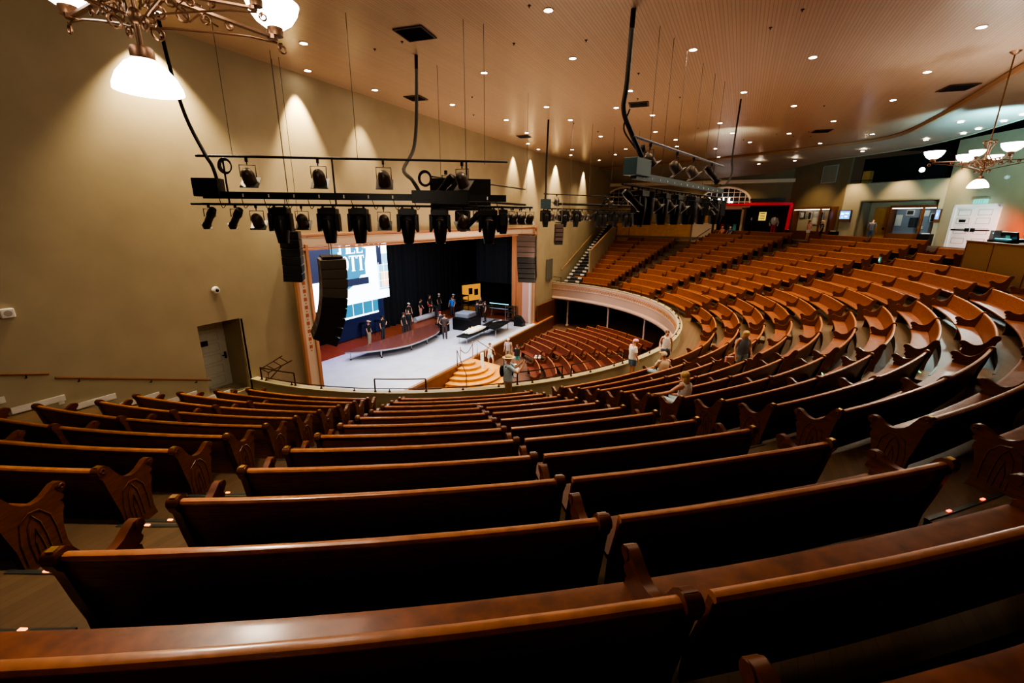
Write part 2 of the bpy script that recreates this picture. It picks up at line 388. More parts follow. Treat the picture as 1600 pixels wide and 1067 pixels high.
# half steps in the aisles, each with its lit nosing
AIS = [(-65.05, 1.5, 12, 'ledorange'), (-45.1, 1.5, 12, 'ledred'), (-24.1, 1.4, 10, 'ledgreen'), (.4, 1.4, 10, 'ledgreen'), (25, 1.6, 12, None), (47.3, 2.0, 12, None), (68.1, 2.0, 10, None)]
for ai, (t, hw, kmax, led) in enumerate(AIS):
    for k in range(1, kmax+1):
        P, Z = P_bal(k)
        d0 = dd(t, k-1)+.11-dd(t, k)
        s = empty('aisle_step', (*P(t, d0-.14), zfloor(t, k)-.3), None, None)
        off = Vector(s.location)
        nm = ['aisle by the handrail block', 'aisle right of the photographing man', 'aisle with the blonde woman', 'aisle toward the sound desk', 'aisle behind the balcony bend', 'aisle below the showcases', 'aisle beside the plywood partition'][ai]
        tag(s, '%s wooden half step up the %s' % (ORD[k] if k < 13 else 'top', nm), 'step', 'half steps in the '+nm)
        w = hw
        m1 = sweep(MB(), P, lambda tt: zfloor(tt, k)-.302, [(d0+.0, 0), (d0, .15), (d0-.27, .15), (d0-.27, 0)], t-w, t+w, 3)
        m1.v = [tuple(Vector(v)-off) for v in m1.v]; m1.build('tread', M['tread'], s)
        m2 = sweep(MB(), P, lambda tt: zfloor(tt, k)-.302, [(d0-.235, .15), (d0-.235, .158), (d0-.275, .158), (d0-.275, .13), (d0-.27, .13), (d0-.27, .15)], t-w, t+w, 3)
        m2.v = [tuple(Vector(v)-off) for v in m2.v]; m2.build('nosing', M['nosing'], s)
        m3 = sweep(MB(), P, lambda tt: zfloor(tt, k), [(d0+.035, 0), (d0+.035, .008), (d0-.006, .008), (d0-.006, -.03), (d0, -.03), (d0, 0)], t-w, t+w, 3)
        m3.v = [tuple(Vector(v)-off) for v in m3.v]; m3.build('upper_nosing', M['nosing'], s)
        if led and led != 'ledgreen' and k > 3:
            for q in ((-.5, .5) if k > 8 else (-.3,)):
                x, y = P(t+q*w*.9, d0+.012); l = MB(); l.box((x-off.x, y-off.y, zfloor(t, k)+.012-off.z), (.05, .022, .008), rz=R(t)+pi/2); l.build('marker_light', M[led], s)
        if led and (k % 2 == 0 or led != 'ledgreen'):
            for q in ((-.5, .5) if k > 7 else (.35,)) if led != 'ledgreen' else (.6,):
                x, y = P(t+q*w*.9, d0-.262); z = zfloor(t, k)-.302+.163
                l = MB(); sz = (.05, .022, .008) if led != 'ledgreen' else (.24, .03, .006)
                l.box((x-off.x, y-off.y, z-off.z), sz, rz=R(t)+pi/2 if led != 'ledgreen' else R(t)+pi/2+.4)
                l.build('marker_light', M[led], s)

# parapet (camera-facing boards), its ledge and the fascia toward the stage
PPt = lambda t, n: ept(t, n); PZ = lambda t: FL0
struct(sweep(MB(), PPt, PZ, [(.12, -.1), (.12, .56), (.0, .56), (.0, -.1)], -90, 90, 96).build('trim_1', M['cream'], smooth=True))
struct(sweep(MB(), PPt, PZ, [(.15, .56), (.15, .60), (-.10, .60), (-.10, .56)], -90, 90, 96).build('trim_2', M['cream'], smooth=True))
struct(sweep(MB(), PPt, PZ, [(0, .56), (-.10, .52), (-.10, .40), (-.03, .36), (-.07, .34), (-.10, .0), (-.04, -.05), (-.02, -.30), (.02, -.62), (-.10, -.66), (-.14, -.76), (-.10, -.86), (.2, -.90), (.3, -.9), (.3, -.06), (0, -.06)], -90, 90, 96).build('trim_3', M['fascia'], smooth=True))
sc = empty('fascia_frieze', (0, 0, 0), 'pale gilt scroll frieze running along the curved balcony front', 'frieze')
g = MB()
for i in range(64):
    t = 4+i*86/64
    for s_ in (0, 1):
        tt = t+s_*.65
        x, y = ept(tt, -.105); z = FL0+.12+.08*s_
        x2, y2 = ept(tt+.5, -.105)
        g.tube([(x, y, z), ((x+x2)/2, (y+y2)/2, z+.10), (x2, y2, z+.02), ((x+x2)/2, (y+y2)/2, z-.04)], .020, 4)
g.build('scrollwork', M['gold'], sc)
bandz = sweep(MB(), PPt, PZ, [(-.100, .30), (-.104, .30), (-.106, .28), (-.104, .27)], 0, 90, 60).build('bead_line', M['copper'], sc)

# rail on the parapet
def rail_run(name, t0, t1, hi, label, posts):
    r = empty(name, (*ept((t0+t1)/2, .03), FL0+.6), label, 'railing')
    off = Vector(r.location)
    n = max(3, int(abs(t1-t0)/1.5))
    pts = [Vector((*ept(t0+(t1-t0)*i/n, .03), FL0+.6+hi))-off for i in range(n+1)]
    MB().tube(pts, .016 if hi < .2 else .02, 6).build('handrail', M['railmetal'], r, True)
    for i in range(posts):
        t = t0+(t1-t0)*i/(posts-1)
        p = Vector((*ept(t, .03), FL0+.6))-off
        b = MB(); b.cyl(p, p+Vector((0, 0, hi)), .014 if hi < .2 else .022); b.cyl(p, p+Vector((0, 0, .03)), .04)
        b.build('post', M['railmetal'], r, True)
    return r
rail_run('parapet_rail', -87, 88, .10, 'long low dark rail following the whole curved parapet ledge', 34)
for t0, t1, l in ((-67.9, -60.5, 'raised dark guard rail on the parapet before the grey stage cover'), (-47, -39.5, 'raised dark guard rail beside the man photographing'), (-26.5, -37.8, 'raised dark guard rail behind the woman in the pink headscarf'), (15, 23, 'raised guard rail at the sharpest bend of the parapet'), (46, 52, 'raised guard rail on the far parapet, below the showcase blocks'), (86, 90, 'raised guard rail on far parapet beside the stair wall'), (-88, -81, 'raised guard rail on near parapet by the alcove door')):
    rail_run('guard_rail', t0, t1, .42, l, 2)

# ------------------------------------------------------------------ stage wall, proscenium
def panel(name, pts, m, thick=0, flip=False):
    """vertical or free quad/polygon"""
    me = MB(); me.v = list(pts); me.f = [tuple(range(len(pts)))]
    return me.build(name, m)
WX = -14.0
OY0, OY1, OZ = 11.2, 28.7, -1.15        # stage opening
jy0, jy1 = 10.75, 31.3
def wallbox(mb, y0, y1, z0, z1, x0=WX-.35, x1=WX):
    mb.box(((x0+x1)/2, (y0+y1)/2, (z0+z1)/2), (x1-x0, y1-y0, z1-z0))
w = MB()
DY0, DY1, DZ0, DZ1 = 6.95, 8.22, -5.55, -3.15
wallbox(w, -9, DY0, -10, 5.4); wallbox(w, DY0, DY1, DZ1, 5.4); wallbox(w, DY0, DY1, -10, DZ0)
wallbox(w, DY1, 10.7, -10, 5.4); wallbox(w, 10.7, 31.1, -.6, 5.4); wallbox(w, 31.1, 34.5, -10, 5.4)
# alcove behind the near door
wallbox(w, DY0-.1, DY1+.1, DZ0-.3, DZ1+.3, WX-1.6, WX-1.5)
wallbox(w, DY0-.12, DY0, DZ0-.3, DZ1+.3, WX-1.6, WX-.3); wallbox(w, DY1, DY1+.12, DZ0-.3, DZ1+.3, WX-1.6, WX-.3)
wallbox(w, DY0-.1, DY1+.1, DZ1, DZ1+.2, WX-1.6, WX-.3); wallbox(w, DY0-.1, DY1+.1, DZ0-.2, DZ0, WX-1.6, WX-.3)
w.v += [(-14, 34.5, -10), (-13.6, 38, -10), (-13.4, 50.1, -10), (-13.4, 50.1, 6), (-13.6, 38, 6), (-14, 34.5, 6)]
o = len(w.v)-6; w.f += [(o, o+1, o+4, o+5), (o+1, o+2, o+3, o+4)]
struct(w.build('wall_stage', M['wall']))
# proscenium frame
pr = MB()
pr.box((-13.93, 20.75, -.87), (.16, 20.5, .42))                           # head
pr.box((-13.93, 10.6, -4.6), (.16, .5, 7.1)); pr.box((-14.0, 31.0, -4.5), (.3, .5, 7.2))
struct(pr.build('trim_4', M['prosc']))
pc = MB()
for z in (-.62, -1.13): pc.box((-13.86, 20.85, z), (.12, 20.9, .07))
for z in (-.70, -1.05): pc.box((-13.84, 21.0, z), (.05, 20.1, .025))
for y in (10.33, 10.87): pc.box((-13.86, y, -4.55), (.13, .13, 7.2))
for y in (30.72, 31.28): pc.box((-13.86, y, -4.4), (.13, .11, 7.4))
for y in (10.45, 31.25): 
    pc.box((-13.84, y, -.62), (.2, .2, .2)); pc.box((-13.84, y, -1.13), (.2, .2, .14))
struct(pc.build('trim_5', M['copper'], bevel=.02))
rs = MB()
for i in range(9):
    z = -2.3-i*.30
    rs.box((-13.845, 10.6, z), (.01, .12, .13)); rs.box((-13.845, 10.6, z-.15), (.01, .05, .04))
tag(rs.build('stencil_ornament', M['red']), 'faded red stencil ornaments down the near proscenium post', 'ornament')

# ------------------------------------------------------------------ stage
s = MB(); s.box((-18.4, 19.5, STAGE-.12), (9.9, 30, .24)); struct(s.build('floor_stage', M['stagewood']))
s = MB(); s.box((-17.05, 21.6, STAGE+.006), (7.0, 18.6, .012)); tag(s.build('floor_cover', M['stagegrey']), 'pale grey protective sheeting over the front of the stage', 'floor cover')
s = MB(); s.box((-13.44, 20.5, (MAIN+STAGE)/2-.06), (.08, 27.5, STAGE-MAIN-.12)); struct(s.build('wall_stage_front', M['stagefront']))
s = MB(); s.box((-13.46, 20.5, STAGE-.05), (.16, 27.5, .12)); struct(s.build('trim_6', M['trimwood']))
s = MB(); s.box((-13.7, 36.5, -7.9), (.12, 10, 2.4)); struct(s.build('wall_dado', M['stagefront']))
s = MB(); s.box((-6, 26, MAIN-.1), (16, 40, .2)); struct(s.build('floor_main', M['carpet']))
# stage house
s = MB()
s.box((-23.6, 22, -4), (.2, 32, 9)); s.box((-19.1, 38.2, -4), (9.2, .2, 9)); s.box((-19.1, 6.5, -4), (9.2, .2, 9)); s.box((-19.1, 22, .6), (9.2, 32, .2))
struct(s.build('wall_stagehouse', M['darkvoid']))
def curtain(name, x, y0, y1, z0, z1, m, label, amp=.12, wl=.55, ax='y'):
    c = MB(); n = int(abs(y1-y0)/wl*8); o = 0
    for i in range(n+1):
        y = y0+(y1-y0)*i/n; dx = amp*math.sin(2*pi*(y-y0)/wl)+.05*math.sin(7.3*y)
        for z in (z0, z1): c.v.append((x+dx, y, z) if ax == 'y' else (y, x+dx, z))
    for i in range(n): c.f.append((2*i, 2*i+2, 2*i+3, 2*i+1))
    return tag(c.build(name, m, smooth=True), label, 'curtain')
curtain('stage_curtain', -23.0, 20.6, 34.8, STAGE, -.4, M['curtain'], 'tall black pleated backdrop curtain across the rear of the stage')
curtain('wing_curtain', 30.9, -15.7, -14.75, STAGE, -1.2, M['goldcurtain'], 'amber velvet leg curtain at the far side of the stage', .07, .35, 'x')

curtain('stage_curtain', 31.6, -19.4, -15.75, STAGE+2.9, -.6, M['curtain'], 'black wing curtain hanging at the far side of the stage', .06, .5, 'x')
struct(MB().box((-14.45, 30.85, -4.4), (.6, .1, 7.2)).build('wall_jamb', M['jamb']))
# LED screen
SX = -19.2; sy0, sy1, sz0, sz1 = 15.0, 20.75, -4.78, -1.25
scn = empty('video_screen', (SX, 17.9, sz0), 'large bright video screen with white, teal and orange poster graphic', 'screen')
def scr(mb, name, m, par=scn): 
    mb.v = [(v[0]-SX, v[1]-17.9, v[2]-sz0) for v in mb.v]; return mb.build(name, m, par)
def srect(y0, y1, z0, z1, dx): return MB().box((SX+dx, (y0+y1)/2, (z0+z1)/2), (.004, y1-y0, z1-z0))
scr(MB().box((SX-.06, 17.9, -3.0), (.10, 5.75, 3.55)), 'housing', M['black'])
scr(srect(sy0, sy1, sz0, sz1, 0), 'panel_white', M['scrwhite'])
scr(srect(19.9, sy1, -4.25, -2.1, .006), 'panel_blue', M['scrblue'])
scr(srect(sy0, 18.9, -3.2, sz1, .006), 'panel_teal', M['scrteal'])
def disc(cy, cz, r, a0, a1, dx, rin=0):
    q = MB(); n = 28; pts = [(SX+dx, cy+r*math.cos(a0+(a1-a0)*i/n), cz+r*math.sin(a0+(a1-a0)*i/n)) for i in range(n+1)]
    if rin: pts += [(SX+dx, cy+rin*math.cos(a0+(a1-a0)*i/n), cz+rin*math.sin(a0+(a1-a0)*i/n)) for i in range(n, -1, -1)]
    else: pts.append((SX+dx, cy, cz))
    q.v = pts; q.f = [tuple(range(len(pts)))]; return q
scr(disc(16.7, -1.7, 2.35, -pi/2, 0, .010), 'disc_teal', M['scrteal'])
scr(srect(16.2, 19.1, -3.75, -3.35, .013), 'bar_black', M['scrnavy'])
scr(srect(sy0, 16.5, -3.3, -1.3, .009), 'panel_navy', M['scrnavy'])
scr(srect(17.4, 20.35, -1.62, sz1, .012), 'band_navy', M['scrnavy'])
scr(srect(19.85, 20.25, -2.75, -1.5, .014), 'stripe_navy', M['scrnavy'])
scr(srect(16.35, 16.9, -4.75, -4.15, .012), 'block_red', M['scrred'])
scr(srect(20.15, sy1, -4.1, -3.2, .012), 'block_peach', M['scrpeach'])
gl = MB()
for y in (17.8, 18.3, 18.8, 19.3, 19.7, 20.1): gl.box((SX+.018, y, -1.45), (.003, .03, .5))
for z in (-1.42, -2.75, -3.2, -3.7, -4.15): gl.box((SX+.018, 20.2, z), (.003, 1.1 if z < -2 else 2.6, .025))
for y in (19.95, 20.4): gl.box((SX+.018, y, -3.4), (.003, .025, 1.6))
scr(gl, 'grid_lines', M['scrwhite'])
def letters(word, y0, z0, h, w, gap, dx):
    q = MB(); t = w*.26
    for ch in word:
        yc = y0+w/2
        B = lambda a, b, c, d: q.box((SX+dx, (a+b)/2, (c+d)/2), (.004, b-a, d-c))
        if ch == 'I': B(yc-t*.6, yc+t*.6, z0, z0+h); B(yc-t, yc+t, z0, z0+.04*h); B(yc-t, yc+t, z0+.96*h, z0+h)
        if ch == 'L': B(y0, y0+t, z0, z0+h); B(y0, y0+w*.9, z0, z0+.06*h); B(y0+w*.8, y0+w*.9, z0, z0+.2*h); B(y0-.05*w, y0+t*1.3, z0+.96*h, z0+h)
        if ch == 'T': B(yc-t*.6, yc+t*.6, z0, z0+h); B(y0, y0+w, z0+.93*h, z0+h); B(y0, y0+.06*w, z0+.8*h, z0+h); B(y0+.94*w, y0+w, z0+.8*h, z0+h); B(yc-t, yc+t, z0, z0+.04*h)
        if ch in 'OC':
            n = 24; o = len(q.v); a1 = 2*pi if ch == 'O' else 1.6*pi; a0 = 0 if ch == 'O' else .2*pi
            for i in range(n+1):
                a = a0+(a1)*i/n
                for k2 in (1, 0):
                    ry = w/2 if k2 else w/2-t; rz = h/2 if k2 else h/2-h*.05
                    q.v.append((SX+dx, yc+ry*math.cos(a), z0+h/2+rz*math.sin(a)))
            for i in range(n): q.f.append((o+2*i, o+2*i+2, o+2*i+3, o+2*i+1))
        if ch == 'J': B(yc, yc+t, z0+.15*h, z0+h); B(yc-t*.8, yc+t, z0, z0+.16*h); B(yc-t*.4, yc+t*1.4, z0+.96*h, z0+h)
        if ch == 'S': B(y0, y0+w, z0+.9*h, z0+h); B(y0, y0+t, z0+.55*h, z0+h); B(y0, y0+w, z0+.46*h, z0+.56*h); B(y0+w-t, y0+w, z0, z0+.5*h); B(y0, y0+w, z0, z0+.1*h)
        y0 += w*(.6 if ch == 'I' else 1)+gap
    return q
scr(letters('JILL', 16.85, -1.95, .74, .50, .06, .022), 'lettering', M['scrwhite'])
scr(letters('SCOTT', 16.0, -2.92, .85, .52, .06, .022), 'lettering', M['scrwhite'])
ls = empty('lower_screen', (-20.3, 19.1, -5.9), 'narrow blue lower video screen strip beneath the big screen', 'screen')
q = MB().box((0, 0, .45), (.08, 3.4, .9)); q.build('panel', M['scrteal'], ls)
q = MB()
for y in (-1.2, -.4, .4, 1.2): q.box((.045, y, .45), (.004, .03, .9))
q.box((.045, 0, .06), (.004, 3.4, .1)); q.build('grid_lines', M['scrwhite'], ls)
q = MB().box((-22.7, 21.6, -6.6), (.1, 4.4, 2.8)); tag(q.build('riser_skirt', mat('blue_drape', (.01, .02, .09), .8)), 'deep blue drape hanging below the lower screen strip', 'drape')

# ------------------------------------------------------------------ people
def skinned(name, pts, edges, rad, m, parent=None, sub=1):
    me = bpy.data.meshes.new(name); me.from_pydata(pts, edges, []); me.update()
    o = bpy.data.objects.new(name, me); C.objects.link(o)
    if m: me.materials.append(m)
    if parent: o.parent = parent
    sk = o.modifiers.new('skin', 'SKIN'); sk.use_smooth_shade = True
    L = me.skin_vertices[0].data
    for i, r in enumerate(rad):
        L[i].radius = r if isinstance(r, tuple) else (r, r)
        L[i].use_root = (i == 0)
    ss = o.modifiers.new('sub', 'SUBSURF'); ss.levels = sub; ss.render_levels = sub
    return o
def lp(a, b, t): return tuple(a[i]+(b[i]-a[i])*t for i in range(3))
POSES = {
 'stand': {},
 'hips': dict(eL=(-.36,-.08,1.17), wL=(-.19,.03,.99), hL=(-.15,.07,.97), eR=(.36,-.08,1.17), wR=(.19,.03,.99), hR=(.15,.07,.97)),
 'onehip': dict(eL=(-.38,.05,1.20), wL=(-.20,.14,1.06), hL=(-.14,.17,1.05)),
 'photo': dict(eL=(-.25,.26,1.22), wL=(-.13,.42,1.42), hL=(-.07,.46,1.49), eR=(.25,.26,1.22), wR=(.13,.44,1.42), hR=(.07,.48,1.49)),
 'walk': dict(kL=(-.1,.22,.53), aL=(-.1,.30,.14), tL=(-.1,.44,.10), kR=(.1,-.02,.50), aR=(.1,-.26,.14), tR=(.1,-.14,.04), wL=(-.27,-.12,.92), hL=(-.27,-.12,.83), wR=(.27,.20,.95), hR=(.27,.24,.87)),
 'step': dict(kL=(-.1,.30,.62), aL=(-.1,.22,.24), tL=(-.1,.36,.17), eL=(-.30,.0,1.16), wL=(-.36,.02,.92), hL=(-.37,.04,.83), eR=(.30,0,1.16), wR=(.34,.05,.92), hR=(.35,.08,.83)),
 'point': dict(eR=(.36,.18,1.36), wR=(.40,.42,1.33), hR=(.40,.52,1.32)),
 'folded': dict(eL=(-.25,.10,1.14), wL=(-.05,.22,1.12), hL=(.04,.23,1.13), eR=(.25,.10,1.14), wR=(.05,.24,1.16), hR=(-.04,.25,1.17)),
 'bend': dict(sp=(0,.22,1.08), ch=(0,.42,1.16), nb=(0,.56,1.20), nk=(0,.61,1.21), hd=(0,.70,1.20), ht=(0,.77,1.20), sL=(-.17,.48,1.16), sR=(.17,.48,1.16), eL=(-.20,.52,.90), wL=(-.18,.58,.68), hL=(-.18,.60,.60), eR=(.20,.52,.90), wR=(.18,.58,.68), hR=(.18,.60,.60)),
 'sit': dict(pv=(0,0,.52), sp=(0,-.03,.70), ch=(0,-.04,.90), nb=(0,-.02,1.05), nk=(0,0,1.10), hd=(0,.02,1.20), ht=(0,.02,1.27), sL=(-.17,-.03,1.0), sR=(.17,-.03,1.0), pL=(-.1,.02,.50), pR=(.1,.02,.50), kL=(-.12,.44,.52), kR=(.12,.44,.52), aL=(-.12,.42,.10), aR=(.12,.42,.10), tL=(-.12,.56,.04), tR=(.12,.56,.04), eL=(-.24,.08,.76), wL=(-.15,.30,.62), hL=(-.12,.38,.60), eR=(.24,.08,.76), wR=(.15,.30,.62), hR=(.12,.38,.60)),
}
POSES['sitrest'] = dict(POSES['sit'], eL=(-.42,.0,.88), wL=(-.66,.06,.86), hL=(-.76,.08,.86))
POSES['crosslegs'] = dict(POSES['sit'], kL=(-.34,.30,.56), aL=(-.05,.42,.50), tL=(.05,.5,.48))
POSES['look'] = dict(nk=(0,.05,1.53), hd=(0,.10,1.60), ht=(0,.12,1.68), eL=(-.25,.0,1.15), wL=(-.22,.16,.95), hL=(-.20,.22,.88), eR=(.25,.0,1.15), wR=(.26,.10,.92), hR=(.26,.14,.83))
def person(x, y, z, h, rz, pose, label, top=None, sleeves='short', legs='long', bottom=None, skin=None, hair=None, hairlen=0, hat=None, shoes=None, group=None, fat=1., detail=0, cat='person'):
    skin = skin or M['skin']
    J = dict(pv=(0,0,.95), sp=(0,0,1.12), ch=(0,0,1.31), nb=(0,0,1.455), nk=(0,.01,1.50), hd=(0,.02,1.60), ht=(0,.015,1.695), sL=(-.17,0,1.42), sR=(.17,0,1.42), pL=(-.09,0,.91), pR=(.09,0,.91), eL=(-.235,-.02,1.15), wL=(-.25,.05,.91), hL=(-.25,.08,.83), eR=(.235,-.02,1.15), wR=(.25,.05,.91), hR=(.25,.08,.83), kL=(-.1,.02,.50), kR=(.1,.02,.50), aL=(-.1,-.02,.09), aR=(.1,-.02,.09), tL=(-.11,.13,.035), tR=(.11,.13,.035))
    J.update(POSES[pose]); s = h/1.75
    f = fat
    names = ['pv','sp','ch','nb','nk','hd','ht','sL','eL','wL','hL','sR','eR','wR','hR','pL','kL','aL','tL','pR','kR','aR','tR']
    rad = dict(pv=(.135*f,.10*f), sp=(.115*f,.09*f), ch=(.14*f,.10*f), nb=.07, nk=.058, hd=.104, ht=.080, sL=.058, eL=.042, wL=.027, hL=.034, sR=.058, eR=.042, wR=.027, hR=.034, pL=.085*f, kL=.056, aL=.038, tL=.034, pR=.085*f, kR=.056, aR=.038, tR=.034)
    E2 = [('pv','sp'),('sp','ch'),('ch','nb'),('nb','nk'),('nk','hd'),('hd','ht'),('ch','sL'),('sL','eL'),('eL','wL'),('wL','hL'),('ch','sR'),('sR','eR'),('eR','wR'),('wR','hR'),('pv','pL'),('pL','kL'),('kL','aL'),('aL','tL'),('pv','pR'),('pR','kR'),('kR','aR'),('aR','tR')]
    ix = {n: i for i, n in enumerate(names)}
    pts = [tuple(c*s for c in J[n]) for n in names]; rr = [tuple(q*s for q in (rad[n] if isinstance(rad[n], tuple) else (rad[n],)*2)) for n in names]
    ed = [(ix[a], ix[b]) for a, b in E2]
    # nose and chin grow out of the head
    fw = Vector(J['ht'])-Vector(J['nk']); fw = Vector((0, fw.z, -fw.y)); 
    fdir = fw.normalized() if fw.length > 0 else Vector((0, 1, 0))
    hd = Vector(J['hd'])
    def addv(p, r, to):
        pts.append(tuple(c*s for c in p)); rr.append((r*s, r*s)); ed.append((to, len(pts)-1)); return len(pts)-1
    addv(hd+fdir*.085, .03, ix['hd'])
    addv(hd+fdir*.105+Vector((0, 0, .0)), .012, len(pts)-1)
    if detail:
        for sd in 'LR':
            w = Vector(J['w'+sd]); hh = Vector(J['h'+sd]); d = (hh-w).normalized()
            side = d.cross(Vector((0, 1, 0.3))).normalized()
            for q, ln in ((-.026, .060), (-.009, .072), (.009, .068), (.026, .052)):
                a = addv(hh+side*q+d*.02, .0095, ix['h'+sd]); b = addv(hh+side*q*1.15+d*(.02+ln*.55)+Vector((0, .004, 0)), .0085, a)
                addv(hh+side*q*1.2+d*(.02+ln)+Vector((0, .014, 0)), .007, b)
            th = side*(.03 if sd == 'L' else -.03)
            a = addv(w+d*.045+th*1.1, .010, ix['w'+sd]); addv(w+d*.085+th*1.7, .008, a)
    body = skinned('person', pts, ed, rr, skin, sub=2 if detail else 1)
    body.location = (x, y, z); body.rotation_euler = (0, 0, rz)
    tag(body, label, cat, group)
    S = lambda p: tuple(c*s for c in p)
    def loft(mb, path, rads, n=14):
        path = [Vector(p)*s for p in path]; o = len(mb.v)
        for i, p in enumerate(path):
            t = (path[min(i+1, len(path)-1)]-path[max(i-1, 0)]); t = Vector((0, t.y, t.z)).normalized()
            nn = Vector((0, t.z, -t.y)); rx, ry = rads[i]
            for k in range(n):
                a = 2*pi*k/n; mb.v.append(tuple(p+Vector((rx*s*math.cos(a), 0, 0))+nn*(ry*s*math.sin(a))))
        for i in range(len(path)-1):
            for k in range(n): mb.f.append((o+i*n+k, o+i*n+(k+1) % n, o+(i+1)*n+(k+1) % n, o+(i+1)*n+k))
        mb.f += [tuple(o+k for k in range(n-1, -1, -1)), tuple(o+(len(path)-1)*n+k for k in range(n))]
        return mb
    if top:
        sh = MB(); sl = lp(J['sL'], J['sR'], .5); tank = sleeves == 'none'
        loft(sh, [lp(J['pv'], J['sp'], -.1), J['sp'], J['ch'], lp(J['ch'], sl, .75), lp(sl, J['nb'], .6)], [(.165*f, .13*f), (.15*f, .12*f), (.175*f, .135*f), (.135 if tank else .19, .105), (.09 if tank else .10, .085)])
        if not tank:
            for sd in 'LR':
                S_, E_, W_ = [Vector(J[q+sd]) for q in 'seW']if 0 else (Vector(J['s'+sd]), Vector(J['e'+sd]), Vector(J['w'+sd]))
                pth = [S_+Vector((.02 if sd == 'L' else -.02, 0, .0)), S_.lerp(E_, .35), S_.lerp(E_, .72 if sleeves == 'short' else 1)]; rd_ = [.066, .068, .064]
                if sleeves == 'long': pth.append(E_.lerp(W_, .92)); rd_.append(.045)
                sh.tube([p*s for p in pth], [q*s for q in rd_], 10); sh.ell(tuple((S_-Vector((0, 0, .012)))*s), (.068*s,)*3, 10, 6)
        sh.build('shirt', top, body, True)
        if tank and detail:
            c0 = Vector(J['ch']); q = MB()
            for sd in (-1, 1): q.tube([S(c0+Vector((sd*.07, .11, .05))), S(c0+Vector((sd*.085, .07, .14))), S(c0+Vector((sd*.085, -.0, .17))), S(c0+Vector((sd*.08, -.08, .13))), S(c0+Vector((sd*.06, -.11, .05)))], .02*s, 6)
            q.build('straps', top, body, True)
    if bottom:
        tr_ = MB(); cr = lp(J['pL'], J['pR'], .5)
        loft(tr_, [lp(J['pv'], J['sp'], .15), J['pv'], lp(J['pv'], cr, 1.6)], [(.152*f, .118*f), (.165*f, .13*f), (.135*f, .115*f)])
        for sd in 'LR':
            H_, K_, A_ = Vector(J['p'+sd]), Vector(J['k'+sd]), Vector(J['a'+sd])
            if legs == 'short': pth = [H_, H_.lerp(K_, .25), H_.lerp(K_, .55)]; rd_ = [.095*f, .098*f, .088*f]
            else: pth = [H_, H_.lerp(K_, .4), K_, K_.lerp(A_, .5), K_.lerp(A_, .95)]; rd_ = [.095*f, .092*f, .072, .064, .060]
            tr_.tube([p*s for p in pth], [q*s for q in rd_], 12)
        tr_.build('trousers' if legs == 'long' else 'shorts', bottom, body, True)
    for sd in 'LR':
        a, t = Vector(J['a'+sd]), Vector(J['t'+sd]); c = (a+t)/2
        sh = MB(); sh.ell(((a.x+t.x)/2*s, ((a.y+t.y)/2+.015)*s, (min(a.z, t.z+.04)+t.z)/2*s), (.052*s, .145*s, .05*s), 10, 6)
        sh.build('shoe', shoes or M['c_black'], body, True)
    hd = Vector(J['hd']); up = (Vector(J['ht'])-Vector(J['nk'])).normalized(); q = up.to_track_quat('Z', 'Y').to_matrix().to_4x4()
    T = Matrix.Translation(hd*s)
    if hair:
        hb = MB(); hb.ell((0, -.022*s, .03*s), (.098*s, .108*s, .092*s), 14, 8, T, z0=-.35)
        if hairlen:
            hb.ell((0, -.075*s, (-.06-hairlen/2)*s), (.095*s, .055*s, (.10+hairlen/2)*s), 12, 8, T)
        hb.build('hair', hair, body, True)
    if hat:
        kind, hm = hat; hb = MB()
        if kind == 'cap': hb.ell((0, -.01*s, .045*s), (.102*s, .112*s, .085*s), 14, 6, T, z0=-.1); hb.box((0, .13*s, .05*s), (.14*s, .12*s, .012*s), M=T)
        if kind == 'brim': hb.ell((0, -.005*s, .055*s), (.098*s, .108*s, .09*s), 14, 6, T, z0=0); hb.ell((0, 0, .055*s), (.19*s, .20*s, .014*s), 18, 4, T)
        if kind == 'scarf': hb.ell((0, -.015*s, .04*s), (.105*s, .115*s, .09*s), 14, 6, T, z0=-.2); hb.ell((0, -.12*s, -.01*s), (.04*s, .03*s, .05*s), 8, 5, T)
        hb.build('hat' if kind != 'scarf' else 'headscarf', hm, body, True)
    if detail:
        for sd in (-1, 1):
            MB().ell((sd*.032*s, .083*s, .012*s), (.010*s, .006*s, .007*s), 8, 5, T).build('eye', M['c_dark'], body, True)
    return body
face = lambda dx, dy: math.atan2(dy, dx)-pi/2
# stage crew
G1 = 'stagehands on the stage'
K = dict(top=M['c_black'], bottom=M['c_dark'], hair=M['hairbr'], group=G1)
ST = STAGE
person(-20.67, 20.2, ST, 1.70, face(1, .3), 'stand', 'stagehand in black shirt and olive trousers, first beside the tip of the wheeled platform', top=M['c_black'], bottom=M['c_olive'], hair=M['hairbr'], hat=('cap', M['c_straw']), group=G1)
person(-20.7, 21.5, ST, 1.78, face(1, .1), 'onehip', 'stagehand all in black with one hand on his hip behind the platform', hat=('cap', M['c_black']), **K)
person(-20.1, 22.95, ST, 1.76, face(1, 0), 'stand', 'stagehand in black and dark red cap standing behind the platform middle', hat=('cap', M['c_brown']), **K)
person(-20.35, 23.75, ST, 1.78, face(.8, -.6), 'stand', 'bareheaded stagehand in black behind the right of the platform middle', **K)
person(-22.2, 26.0, ST, 1.75, face(.8, -.4), 'stand', 'stagehand in white cap by the near end of the rolled mat', hat=('cap', M['c_white']), **K)
person(-22.6, 27.9, ST, 1.72, face(1, .2), 'look', 'stagehand in black top and pale shorts behind the rolled mat', top=M['c_black'], bottom=M['c_pink'], legs='short', hair=M['hairbr'], group=G1)
person(-22.7, 29.3, ST, 1.85, face(1, 0), 'stand', 'tall figure in black in the shadow of the rear curtain, arms hanging', top=M['c_black'], bottom=M['c_dark'], hair=M['hairbr'], group=G1)
